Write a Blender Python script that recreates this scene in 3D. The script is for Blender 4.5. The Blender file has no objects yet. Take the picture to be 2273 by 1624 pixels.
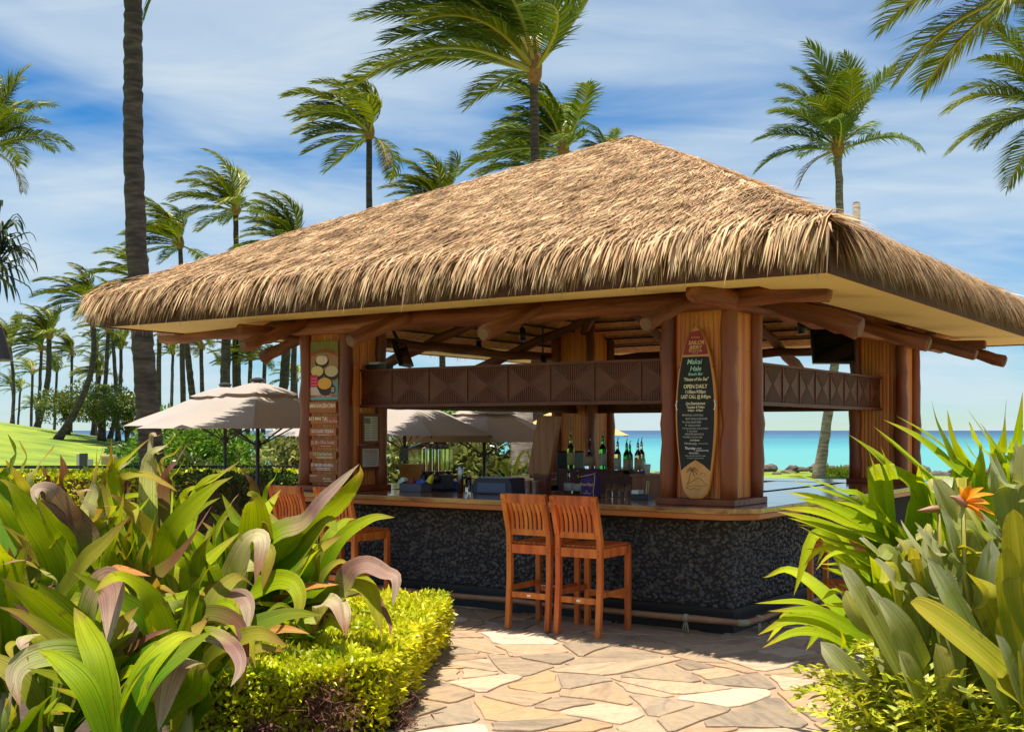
import bpy, math, random
import numpy as np
from mathutils import Vector, Matrix, Quaternion

# ---------------------------------------------------------------- camera, sky, sun, exposure
SC = bpy.context.scene
COL = SC.collection
F = 2640.0                       # focal length in units of a 2273 px wide picture
CAMZ, HY, CX = 1.68, 954.5, 1136.5
cam_d = bpy.data.cameras.new('camera'); cam = bpy.data.objects.new('camera', cam_d); COL.objects.link(cam)
cam_d.sensor_width = 36; cam_d.lens = 36 * F / 2273; cam_d.shift_y = (HY - 812) / 2273
cam_d.clip_start = 0.1; cam_d.clip_end = 20000
cam.location = (0, 0, CAMZ); cam.rotation_euler = (math.pi / 2, 0, 0)
SC.camera = cam

SUN = Vector((-0.09, -0.13, 1.0)).normalized()
sun_d = bpy.data.lights.new('sun', 'SUN'); sun_d.energy = 5.0; sun_d.angle = math.radians(0.5); sun_d.color = (1, .93, .82)
sun = bpy.data.objects.new('sun', sun_d); COL.objects.link(sun)
sun.rotation_euler = SUN.to_track_quat('Z', 'Y').to_euler()

world = bpy.data.worlds.new('World'); SC.world = world; world.use_nodes = True
def setup_world():
    nt = world.node_tree; n = nt.nodes; l = nt.links; n.clear()
    out = n.new('ShaderNodeOutputWorld'); bg = n.new('ShaderNodeBackground'); bg.inputs[1].default_value = .078
    sky = n.new('ShaderNodeTexSky'); sky.sky_type = 'NISHITA'; sky.sun_disc = False
    sky.sun_elevation = math.asin(SUN.z); sky.sun_rotation = math.atan2(SUN.x, SUN.y)
    sky.air_density = 1.0; sky.dust_density = .0; sky.ozone_density = 4.0; sky.altitude = 0
    hs = n.new('ShaderNodeHueSaturation'); hs.inputs['Saturation'].default_value = 1.28; hs.inputs['Value'].default_value = .95
    tn = n.new('ShaderNodeMixRGB'); tn.blend_type = 'MULTIPLY'; tn.inputs[0].default_value = 1; tn.inputs[2].default_value = (.66,.86,1.03,1)
    l.new(sky.outputs[0], tn.inputs[1]); l.new(tn.outputs[0], hs.inputs['Color'])
    # thin high cloud: noise on a flat layer overhead
    tc = n.new('ShaderNodeTexCoord'); sp = n.new('ShaderNodeSeparateXYZ'); l.new(tc.outputs['Generated'], sp.inputs[0])
    zc = n.new('ShaderNodeMath'); zc.operation = 'MAXIMUM'; l.new(sp.outputs[2], zc.inputs[0]); zc.inputs[1].default_value = 0.0
    za = n.new('ShaderNodeMath'); za.operation = 'ADD'; l.new(zc.outputs[0], za.inputs[0]); za.inputs[1].default_value = .13
    dx = n.new('ShaderNodeMath'); dx.operation = 'DIVIDE'; l.new(sp.outputs[0], dx.inputs[0]); l.new(za.outputs[0], dx.inputs[1])
    dy = n.new('ShaderNodeMath'); dy.operation = 'DIVIDE'; l.new(sp.outputs[1], dy.inputs[0]); l.new(za.outputs[0], dy.inputs[1])
    cb = n.new('ShaderNodeCombineXYZ'); l.new(dx.outputs[0], cb.inputs[0]); l.new(dy.outputs[0], cb.inputs[1])
    def layer(scale, rot, sx, sy, off, dist, lo, hi, detail=5):
        mp = n.new('ShaderNodeMapping'); mp.inputs['Rotation'].default_value = (0, 0, rot)
        mp.inputs['Scale'].default_value = (sx, sy, 1); mp.inputs['Location'].default_value = off
        l.new(cb.outputs[0], mp.inputs[0])
        ns = n.new('ShaderNodeTexNoise'); ns.inputs['Scale'].default_value = scale; ns.inputs['Detail'].default_value = detail
        ns.inputs['Roughness'].default_value = .52; ns.inputs['Distortion'].default_value = dist
        l.new(mp.outputs[0], ns.inputs['Vector'])
        mr = n.new('ShaderNodeMapRange'); mr.inputs[1].default_value = lo; mr.inputs[2].default_value = hi; mr.interpolation_type = 'SMOOTHSTEP'
        l.new(ns.outputs[0], mr.inputs[0]); return mr.outputs[0]
    a = layer(.60, .35, 1.0, 1.1, (.62, 1.3, 0), .6, .33, .60)
    b = layer(2.2, .25, .9, 1.8, (1.7, 5.2, 0), .8, .35, .75, 7)
    mx = n.new('ShaderNodeMath'); mx.operation = 'MULTIPLY_ADD'; l.new(b, mx.inputs[0]); mx.inputs[1].default_value = .30
    l.new(a, mx.inputs[2])
    lim = n.new('ShaderNodeMath'); lim.operation = 'MULTIPLY'; lim.use_clamp = True; l.new(mx.outputs[0], lim.inputs[0]); lim.inputs[1].default_value = .70
    mix = n.new('ShaderNodeMixRGB'); l.new(lim.outputs[0], mix.inputs[0]); l.new(hs.outputs[0], mix.inputs[1])
    mix.inputs[2].default_value = (5.3, 6.2, 6.8, 1)
    l.new(mix.outputs[0], bg.inputs[0]); l.new(bg.outputs[0], out.inputs[0])
setup_world()
SC.view_settings.view_transform = 'Standard'; SC.view_settings.look = 'None'
SC.view_settings.exposure = 0.72; SC.view_settings.gamma = 1.0; SC.view_settings.use_curve_mapping = False
SC.render.engine = 'CYCLES'; SC.cycles.use_denoising = True
SC.cycles.max_bounces = 8; SC.cycles.diffuse_bounces = 6; SC.cycles.glossy_bounces = 3; SC.cycles.transmission_bounces = 6
SC.cycles.transparent_max_bounces = 8; SC.cycles.caustics_reflective = False; SC.cycles.caustics_refractive = False

# ---------------------------------------------------------------- helpers
rnd = random.Random(7)
R = math.radians
def at(x, y, Y):                # a point of the place seen at (x, y) of the 2273-wide picture, Y metres away
    return Vector(((x - CX) / F * Y, Y, CAMZ + (HY - y) / F * Y))
def ground_at(x, y, z=0.0):
    return at(x, y, (CAMZ - z) * F / (y - HY))
TH = R(-33.9)                   # the bar stands turned by this much
O = Vector((1.82, 9.76, 0))     # its near corner
CT, ST = math.cos(TH), math.sin(TH)
def PL(x, y, z=0.0):            # bar coordinates to world
    return Vector((O.x + CT * x - ST * y, O.y + ST * x + CT * y, z))

class MB:
    def __init__(s): s.v = []; s.f = []
    def add(s, vs, fs):
        b = len(s.v); s.v += [tuple(p) for p in vs]; s.f += [tuple(i + b for i in f) for f in fs]; return s
    def box(s, x0, x1, y0, y1, z0, z1):
        return s.add([(x0,y0,z0),(x1,y0,z0),(x1,y1,z0),(x0,y1,z0),(x0,y0,z1),(x1,y0,z1),(x1,y1,z1),(x0,y1,z1)],
                     [(0,3,2,1),(4,5,6,7),(0,1,5,4),(1,2,6,5),(2,3,7,6),(3,0,4,7)])
    def beam(s, a, b, w, h, up=(0,0,1)):       # rectangular bar from a to b
        a = Vector(a); b = Vector(b); t = (b - a).normalized(); u = Vector(up)
        sd = t.cross(u)
        if sd.length < 1e-4: sd = t.cross(Vector((1,0,0)))
        sd.normalize(); u = sd.cross(t)
        p = []
        for c in (a, b):
            for i, j in ((-1,-1),(1,-1),(1,1),(-1,1)): p.append(c + sd * (i * w / 2) + u * (j * h / 2))
        return s.add(p, [(0,1,2,3),(7,6,5,4),(0,4,5,1),(1,5,6,2),(2,6,7,3),(3,7,4,0)])
    def tube(s, pts, rad, n=8, caps=True):
        pts = [Vector(p) for p in pts]; k = len(pts)
        if not hasattr(rad, '__len__'): rad = [rad] * k
        t0 = (pts[1] - pts[0]).normalized(); u = t0.orthogonal().normalized(); vs = []
        for i in range(k):
            t = (pts[min(i+1,k-1)] - pts[max(i-1,0)]).normalized()
            u = (u - t * u.dot(t)).normalized(); w = t.cross(u)
            for j in range(n):
                a = 2 * math.pi * j / n; vs.append(pts[i] + (u * math.cos(a) + w * math.sin(a)) * rad[i])
        fs = [(i*n+j, i*n+(j+1)%n, (i+1)*n+(j+1)%n, (i+1)*n+j) for i in range(k-1) for j in range(n)]
        if caps: fs += [tuple(range(n-1,-1,-1)), tuple((k-1)*n+j for j in range(n))]
        return s.add(vs, fs)
    def lathe(s, prof, n=16, c=(0,0,0)):       # profile of (r, z)
        vs = [(c[0]+r*math.cos(2*math.pi*j/n), c[1]+r*math.sin(2*math.pi*j/n), c[2]+z) for r, z in prof for j in range(n)]
        k = len(prof)
        fs = [(i*n+j, i*n+(j+1)%n, (i+1)*n+(j+1)%n, (i+1)*n+j) for i in range(k-1) for j in range(n)]
        fs += [tuple(range(n-1,-1,-1)), tuple((k-1)*n+j for j in range(n))]
        return s.add(vs, fs)
    def prism(s, poly, z0, z1):
        n = len(poly); vs = [(x,y,z0) for x,y in poly] + [(x,y,z1) for x,y in poly]
        return s.add(vs, [tuple(range(n-1,-1,-1)), tuple(range(n,2*n))] + [(i,(i+1)%n,n+(i+1)%n,n+i) for i in range(n)])
    def plate(s, poly, y0, y1):                # outline in x,z with thickness along y
        n = len(poly); vs = [(x,y0,z) for x,z in poly] + [(x,y1,z) for x,z in poly]
        return s.add(vs, [tuple(range(n)), tuple(range(2*n-1,n-1,-1))] + [(i,n+i,n+(i+1)%n,(i+1)%n) for i in range(n)])
    def mesh(s, name, mat=None, smooth=False):
        me = bpy.data.meshes.new(name); me.from_pydata(s.v, [], s.f)
        if mat: me.materials.append(mat)
        if smooth: me.polygons.foreach_set('use_smooth', [True] * len(me.polygons))
        me.update(); return me
    def build(s, name, mat, parent=None, smooth=False, loc=(0,0,0), rot=(0,0,0), bevel=0):
        return obj(name, s.mesh(name, mat, smooth), parent, loc, rot, bevel=bevel)
def obj(name, me, parent=None, loc=(0,0,0), rot=(0,0,0), scale=None, bevel=0):
    o = bpy.data.objects.new(name, me); COL.objects.link(o)
    if parent: o.parent = parent
    o.location = loc; o.rotation_euler = rot
    if scale is not None: o.scale = scale if hasattr(scale, '__len__') else (scale,) * 3
    if bevel:
        b = o.modifiers.new('edge', 'BEVEL'); b.width = bevel; b.segments = 2; b.limit_method = 'ANGLE'
    return o
def empty(name, loc=(0,0,0), rz=0, parent=None):
    o = bpy.data.objects.new(name, None); COL.objects.link(o); o.location = loc; o.rotation_euler = (0,0,rz); o.empty_display_size = .1
    if parent: o.parent = parent
    return o
def tag(o, label=None, cat=None, group=None, kind=None):
    if label: o['label'] = label
    if cat: o['category'] = cat
    if group: o['group'] = group
    if kind: o['kind'] = kind
    return o
def copy_tree(o, parent=None):
    c = o.copy(); COL.objects.link(c); c.parent = parent
    for ch in list(o.children): copy_tree(ch, c)
    return c
def np_mesh(name, verts, faces_flat, counts, mat, uv=None, smooth=False):
    me = bpy.data.meshes.new(name); nv = len(verts)
    me.vertices.add(nv); me.vertices.foreach_set('co', np.asarray(verts, np.float32).ravel())
    counts = np.asarray(counts, np.int32); me.loops.add(len(faces_flat)); me.loops.foreach_set('vertex_index', np.asarray(faces_flat, np.int32))
    me.polygons.add(len(counts)); st = np.concatenate(([0], np.cumsum(counts)[:-1])).astype(np.int32)
    me.polygons.foreach_set('loop_start', st); me.polygons.foreach_set('loop_total', counts)
    if smooth: me.polygons.foreach_set('use_smooth', np.ones(len(counts), bool))
    me.materials.append(mat); me.update(calc_edges=True); me.validate(); return me
def blades(root, direction, normal, length, width, curl, name, mat, rows=3):
    """many thin leaves: (n,3) arrays; each bends towards -z by curl. rows=3: root, middle, tip point."""
    n = len(root); d = direction / np.linalg.norm(direction, axis=1, keepdims=True)
    s = np.cross(d, normal); s /= np.linalg.norm(s, axis=1, keepdims=True) + 1e-9
    L = length[:, None]; w = width[:, None] / 2
    m = root + d * L * .5; dd = d + curl; dd /= np.linalg.norm(dd, axis=1, keepdims=True)
    t = m + dd * L * .5
    V = np.stack([root - s*w*.7, root + s*w*.7, m + s*w, m - s*w, t], 1).reshape(-1, 3)
    b = (np.arange(n) * 5)[:, None]
    idx = (b + np.array([0,1,2,3,3,2,4])).ravel(); cnt = np.tile([4,3], n)
    return np_mesh(name, V, idx, cnt, mat)
def catmull(P, n):
    P = [Vector(p) for p in P]; Q = [P[0]*2 - P[1]] + P + [P[-1]*2 - P[-2]]; out = []; k = len(P) - 1
    for i in range(n):
        u = i / (n-1) * k; j = min(int(u), k-1); t = u - j; a, b, c, d = Q[j], Q[j+1], Q[j+2], Q[j+3]
        out.append(.5*((2*b) + (c-a)*t + (2*a-5*b+4*c-d)*t*t + (3*b-a-3*c+d)*t**3))
    return out

# ---------------------------------------------------------------- materials (procedural)
def mat(name, cols, scale=6, detail=4, stretch=(1,1,1), rough=.6, bump=0, bscale=None, metal=0, trans=0, vary=0, hue=0, spec=.5,
        coat=0, dist=0, coord='Object', tcol=None, alpha=None):
    m = bpy.data.materials.new(name); m.use_nodes = True; nt = m.node_tree; n = nt.nodes; l = nt.links
    p = n['Principled BSDF']; p.inputs['Roughness'].default_value = rough; p.inputs['Metallic'].default_value = metal
    p.inputs['Specular IOR Level'].default_value = spec
    if coat: p.inputs['Coat Weight'].default_value = coat; p.inputs['Coat Roughness'].default_value = .08
    tc = n.new('ShaderNodeTexCoord'); mp = n.new('ShaderNodeMapping'); mp.inputs['Scale'].default_value = stretch
    l.new(tc.outputs[coord], mp.inputs[0])
    oi = n.new('ShaderNodeObjectInfo'); ge = n.new('ShaderNodeNewGeometry')
    ad = n.new('ShaderNodeMath'); ad.operation = 'ADD'; l.new(oi.outputs['Random'], ad.inputs[0]); l.new(ge.outputs['Random Per Island'], ad.inputs[1])
    fr = n.new('ShaderNodeMath'); fr.operation = 'FRACT'; l.new(ad.outputs[0], fr.inputs[0])
    sh = n.new('ShaderNodeVectorMath'); sh.operation = 'SCALE'; sh.inputs[0].default_value = (37.1, 17.7, 53.3); l.new(oi.outputs['Random'], sh.inputs['Scale'])
    l.new(sh.outputs[0], mp.inputs['Location'])
    ns = n.new('ShaderNodeTexNoise'); ns.inputs['Scale'].default_value = scale; ns.inputs['Detail'].default_value = detail
    ns.inputs['Distortion'].default_value = dist; l.new(mp.outputs[0], ns.inputs['Vector'])
    rp = n.new('ShaderNodeValToRGB'); el = rp.color_ramp.elements
    k = len(cols)
    while len(el) < k: el.new(.5)
    for i, c in enumerate(cols):
        el[i].position = .28 + .44 * i / max(k-1, 1); el[i].color = (*c, 1)
    l.new(ns.outputs[0], rp.inputs[0]); col = rp.outputs[0]
    if vary or hue:
        h = n.new('ShaderNodeHueSaturation'); mr = n.new('ShaderNodeMapRange'); l.new(fr.outputs[0], mr.inputs[0])
        mr.inputs[3].default_value = 1 - vary; mr.inputs[4].default_value = 1 + vary; l.new(mr.outputs[0], h.inputs['Value'])
        m2 = n.new('ShaderNodeMath'); m2.operation = 'MULTIPLY'; m2.inputs[1].default_value = 7.31; l.new(fr.outputs[0], m2.inputs[0])
        f2 = n.new('ShaderNodeMath'); f2.operation = 'FRACT'; l.new(m2.outputs[0], f2.inputs[0])
        mh = n.new('ShaderNodeMapRange'); l.new(f2.outputs[0], mh.inputs[0]); mh.inputs[3].default_value = .5 - hue; mh.inputs[4].default_value = .5 + hue
        l.new(mh.outputs[0], h.inputs['Hue']); l.new(col, h.inputs['Color']); col = h.outputs[0]
    l.new(col, p.inputs['Base Color'])
    if bump:
        bn = n.new('ShaderNodeTexNoise'); bn.inputs['Scale'].default_value = bscale or scale * 3; bn.inputs['Detail'].default_value = 5
        l.new(mp.outputs[0], bn.inputs['Vector']); bp = n.new('ShaderNodeBump'); bp.inputs['Strength'].default_value = bump; bp.inputs['Distance'].default_value = .02
        l.new(bn.outputs[0], bp.inputs['Height']); l.new(bp.outputs[0], p.inputs['Normal'])
    if trans:
        tr = n.new('ShaderNodeBsdfTranslucent'); mx = n.new('ShaderNodeMixShader'); mx.inputs[0].default_value = trans
        if tcol:
            tm = n.new('ShaderNodeMixRGB'); tm.blend_type = 'MULTIPLY'; tm.inputs[0].default_value = 1; l.new(col, tm.inputs[1]); tm.inputs[2].default_value = (*tcol, 1); l.new(tm.outputs[0], tr.inputs[0])
        else: l.new(col, tr.inputs[0])
        l.new(p.outputs[0], mx.inputs[1]); l.new(tr.outputs[0], mx.inputs[2]); l.new(mx.outputs[0], n['Material Output'].inputs[0])
    if alpha is not None: p.inputs['Alpha'].default_value = alpha
    return m
def glass(name, col, rough=.02):
    m = bpy.data.materials.new(name); m.use_nodes = True; p = m.node_tree.nodes['Principled BSDF']
    p.inputs['Base Color'].default_value = (*col, 1); p.inputs['Transmission Weight'].default_value = 1.0; p.inputs['Roughness'].default_value = rough
    p.inputs['IOR'].default_value = 1.25; return m
def paint(name, c, rough=.6, metal=0): return mat(name, [c, tuple(min(1, v*1.12) for v in c)], rough=rough, metal=metal)

M = {}
M['thatch'] = mat('thatch', [(.25,.14,.065),(.54,.355,.185),(.73,.53,.315)], scale=3.5, detail=7, rough=.85, vary=.52, hue=.012, trans=.30)
M['thatch_under'] = mat('thatch_under', [(.10,.05,.02),(.22,.12,.05)], scale=30, stretch=(1,1,.2), rough=.9, bump=.6)
M['log'] = mat('log_wood', [(.050,.013,.006),(.135,.036,.014),(.22,.070,.030),(.32,.15,.08)], scale=6, detail=9, stretch=(1.6,1.6,.16), rough=.68, bump=.9, bscale=22, vary=.25, dist=.5)
M['cut_end'] = mat('cut_log_end', [(.13,.06,.03),(.24,.13,.07)], scale=9, rough=.8, bump=.4)
M['post'] = mat('post_wood', [(.11,.022,.007),(.24,.056,.015),(.31,.088,.028)], scale=5, detail=7, stretch=(1,1,.15), rough=.42, bump=.4, bscale=20, vary=.1)
M['bamboo'] = mat('bamboo', [(.46,.125,.020),(.68,.225,.044),(.78,.31,.085)], scale=9, stretch=(5,5,.25), rough=.35, bump=.12, bscale=40, vary=.2, hue=.01)
M['darkwood'] = mat('dark_carved_wood', [(.09,.021,.009),(.16,.042,.018)], scale=6, stretch=(1,1,1), rough=.5, bump=.2, bscale=40)
M['teak'] = mat('teak', [(.34,.062,.010),(.60,.145,.018),(.76,.235,.038)], scale=8, detail=8, stretch=(1.8,1.8,.22), rough=.5, bump=.25, bscale=30, vary=.12, hue=.008)
M['apron'] = mat('apron_wood', [(.42,.12,.022),(.58,.20,.045)], scale=4, stretch=(.3,.3,2), rough=.35, bump=.06)
M['slab'] = mat('slab_wood', [(.17,.07,.022),(.36,.17,.055),(.55,.30,.10)], scale=7, stretch=(.35,1.6,1), rough=.14, spec=.6, dist=1.2, coat=.5)
M['cream'] = mat('cream_soffit', [(.78,.62,.24),(.84,.69,.30)], scale=1.2, rough=.7)
M['fascia'] = mat('fascia', [(.07,.022,.014),(.12,.04,.025)], scale=4, rough=.7)
M['mat_ceiling'] = mat('woven_mat', [(.54,.24,.085),(.76,.38,.14),(.86,.48,.20)], scale=14, stretch=(1,1,1), rough=.8, bump=.7, bscale=26)
M['batten'] = mat('batten', [(.05,.018,.01),(.09,.032,.018)], rough=.7)
M['black'] = paint('black_base', (.012,.012,.013), .5)
M['blackplastic'] = paint('black_plastic', (.010,.010,.011), .35)
M['mortar'] = mat('dark_mortar', [(.018,.017,.016),(.04,.038,.036)], scale=30, rough=.9)
M['pebble'] = mat('pebble', [(.034,.031,.028),(.062,.057,.052),(.088,.080,.073)], scale=10, rough=.45, vary=.3, hue=.02, spec=.5)
M['rail'] = mat('bamboo_rail', [(.26,.12,.06),(.40,.22,.11)], scale=8, stretch=(.4,.4,.4), rough=.4, vary=.05)
M['rope'] = mat('rope', [(.28,.24,.14),(.40,.36,.22)], scale=60, rough=.9)
M['steel'] = mat('steel', [(.62,.63,.62),(.75,.75,.73)], scale=3, rough=.16, metal=1)
M['chrome'] = mat('chrome', [(.30,.30,.32),(.42,.42,.44)], scale=3, rough=.2, metal=1)
M['white'] = paint('white_paint', (.78,.77,.73))
M['paper'] = mat('paper', [(.55,.53,.42),(.62,.60,.50)], rough=.8)
M['chalkboard'] = mat('chalkboard', [(.010,.012,.013),(.018,.02,.021)], scale=14, rough=.75)
M['board_wood'] = mat('surfboard_wood', [(.55,.26,.07),(.66,.34,.11)], scale=6, stretch=(3,3,.3), rough=.4)
M['board_edge'] = mat('surfboard_edge', [(.60,.22,.04),(.70,.28,.06)], scale=6, stretch=(3,3,.3), rough=.4)
M['maroon'] = paint('maroon', (.24,.014,.018), .5)
M['chalk_teal'] = paint('chalk_teal', (.36,.68,.60), .9); M['chalk_cream'] = paint('chalk_cream', (.86,.78,.52), .9)
M['chalk_white'] = paint('chalk_white', (.80,.80,.76), .9); M['chalk_grey'] = paint('chalk_grey', (.42,.42,.40), .9)
M['chalk_pink'] = paint('chalk_pink', (.80,.42,.38), .9); M['chalk_green'] = paint('chalk_green', (.50,.72,.42), .9)
M['gold'] = paint('gold_print', (.72,.45,.16), .5); M['ink'] = paint('brown_ink', (.16,.07,.02), .8); M['greyink'] = paint('grey_ink', (.16,.15,.13), .9)
M['red_print'] = paint('red_print', (.45,.05,.04), .7)
M['menu_board'] = mat('menu_board', [(.30,.075,.018),(.42,.12,.03)], scale=5, stretch=(.5,1,3), rough=.5, vary=.12)
M['redwood'] = mat('red_frame', [(.16,.035,.015),(.22,.055,.022)], scale=6, rough=.45)
M['brownboard'] = mat('brown_board', [(.24,.075,.024),(.38,.135,.045),(.46,.18,.065)], scale=5, stretch=(3,3,.25), rough=.4, bump=.08)
M['canopy'] = mat('canopy_cloth', [(.41,.355,.31),(.46,.40,.35)], scale=2, rough=.9, trans=.22, tcol=(1,.82,.66))
M['canopy_orange'] = mat('orange_cloth', [(.72,.42,.15),(.78,.48,.2)], scale=2, rough=.9, trans=.25)
M['pole'] = paint('dark_pole', (.02,.02,.022), .4)
M['stone'] = None
M['soil'] = mat('soil', [(.035,.02,.012),(.09,.055,.03)], scale=12, rough=.95, bump=.6)
M['trunk'] = mat('palm_trunk', [(.026,.017,.014),(.065,.045,.036),(.125,.092,.072)], scale=3, stretch=(1,1,5), rough=.9, bump=.5, bscale=9, vary=.15)
M['trunk_pale'] = mat('pale_trunk', [(.26,.20,.15),(.45,.38,.31),(.12,.09,.07)], scale=3, stretch=(1,1,4), rough=.9, bump=.4, bscale=10)
M['trunk_mid'] = mat('mid_trunk', [(.10,.07,.055),(.22,.17,.13),(.34,.28,.22)], scale=3, stretch=(1,1,5), rough=.9, bump=.5, bscale=9)
M['frond'] = mat('palm_frond', [(.085,.12,.008),(.19,.22,.015),(.33,.32,.025)], scale=1.2, rough=.42, trans=.30, vary=.35, hue=.02, tcol=(1,.95,.4))
M['frond_dark'] = mat('palm_frond_green', [(.055,.10,.009),(.13,.18,.014),(.27,.28,.022)], scale=1.2, rough=.4, trans=.28, vary=.35, hue=.02, tcol=(1,.95,.4))
M['fibre'] = mat('palm_fibre', [(.22,.10,.04),(.36,.19,.07)], scale=9, rough=.9, bump=.5)
M['stalk'] = mat('frond_stalk', [(.30,.27,.04),(.42,.34,.06)], scale=2, rough=.45)
M['hedge_gold'] = mat('golden_leaf', [(.38,.45,.006),(.62,.63,.010),(.78,.72,.015)], scale=2.2, rough=.42, trans=.38, vary=.28, hue=.018)
M['hedge_green'] = mat('hedge_leaf', [(.09,.18,.012),(.19,.30,.02)], scale=1.5, rough=.4, trans=.25, vary=.35, hue=.02)
M['hedge_dark'] = mat('dark_hedge_leaf', [(.03,.085,.01),(.07,.15,.016)], scale=1.5, rough=.4, trans=.22, vary=.35, hue=.02)
M['twig'] = mat('twig', [(.07,.03,.018),(.16,.075,.04)], scale=10, rough=.9)
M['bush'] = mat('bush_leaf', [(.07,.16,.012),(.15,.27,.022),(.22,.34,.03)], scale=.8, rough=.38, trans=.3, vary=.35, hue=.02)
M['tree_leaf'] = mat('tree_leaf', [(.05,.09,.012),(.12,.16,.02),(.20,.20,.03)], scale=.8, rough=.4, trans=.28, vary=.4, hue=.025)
M['grape_leaf'] = mat('sea_grape_leaf', [(.10,.13,.025),(.22,.24,.06),(.38,.34,.12)], scale=.9, rough=.35, trans=.3, vary=.4, hue=.03)
M['pandanus'] = mat('pandanus_leaf', [(.012,.035,.014),(.03,.065,.022)], scale=1, rough=.35, trans=.12, vary=.35, hue=.02)
M['fern'] = mat('fern_leaf', [(.25,.30,.012),(.44,.46,.02),(.55,.50,.03)], scale=8, rough=.42, trans=.28, vary=.25, hue=.02)
M['boulder'] = mat('boulder', [(.05,.040,.034),(.15,.12,.095)], scale=2, rough=.9, bump=.5, vary=.25)
M['skin'] = paint('skin', (.42,.24,.16), .6)
M['cloth_white'] = paint('cloth_white', (.7,.7,.72), .9); M['cloth_blue'] = paint('cloth_blue', (.05,.09,.3), .9); M['cloth_red'] = paint('cloth_red', (.45,.08,.08), .9); M['hair'] = paint('hair', (.02,.013,.01), .7)
# ---------------------------------------------------------------- the setting: lawn, sea, patio
def sstep(a, b, x):
    t = min(max((x - a) / (b - a), 0), 1); return t * t * (3 - 2 * t)
def hgt(X, Y):
    m = min(max((-14.6 - X) * .148, 0), 2.8)
    left = sstep(-12, -18, X)
    up = sstep(23, 56, Y)
    shore_y = 50 + 18 * left
    z = -.03 + m * up * (1 - .0 * Y)
    z += -(2.6 + m) * sstep(shore_y, shore_y + 16, Y)
    z += .06 * math.sin(X * .31 + 1.3) * math.sin(Y * .23) * sstep(20, 30, Y)
    return z
def terrain():
    xs = np.concatenate([np.linspace(-400, -60, 18), np.linspace(-55, 45, 81), np.linspace(55, 400, 18)])
    ys = np.concatenate([np.linspace(-40, 16, 12), np.linspace(18, 100, 66), [130, 200]])
    V = [(x, y, hgt(x, y)) for y in ys for x in xs]; nx = len(xs)
    Fc = [(j*nx+i, j*nx+i+1, (j+1)*nx+i+1, (j+1)*nx+i) for j in range(len(ys)-1) for i in range(nx-1)]
    g = mat('lawn_grass', [(.09,.155,.006),(.18,.255,.010),(.28,.33,.014)], scale=.55, detail=8, rough=.85, bump=.7, bscale=9)
    tag(MB().add(V, Fc).build('lawn', g, smooth=True), kind='structure', label='bright green lawn rising to a mound on the left')
terrain()
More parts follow.
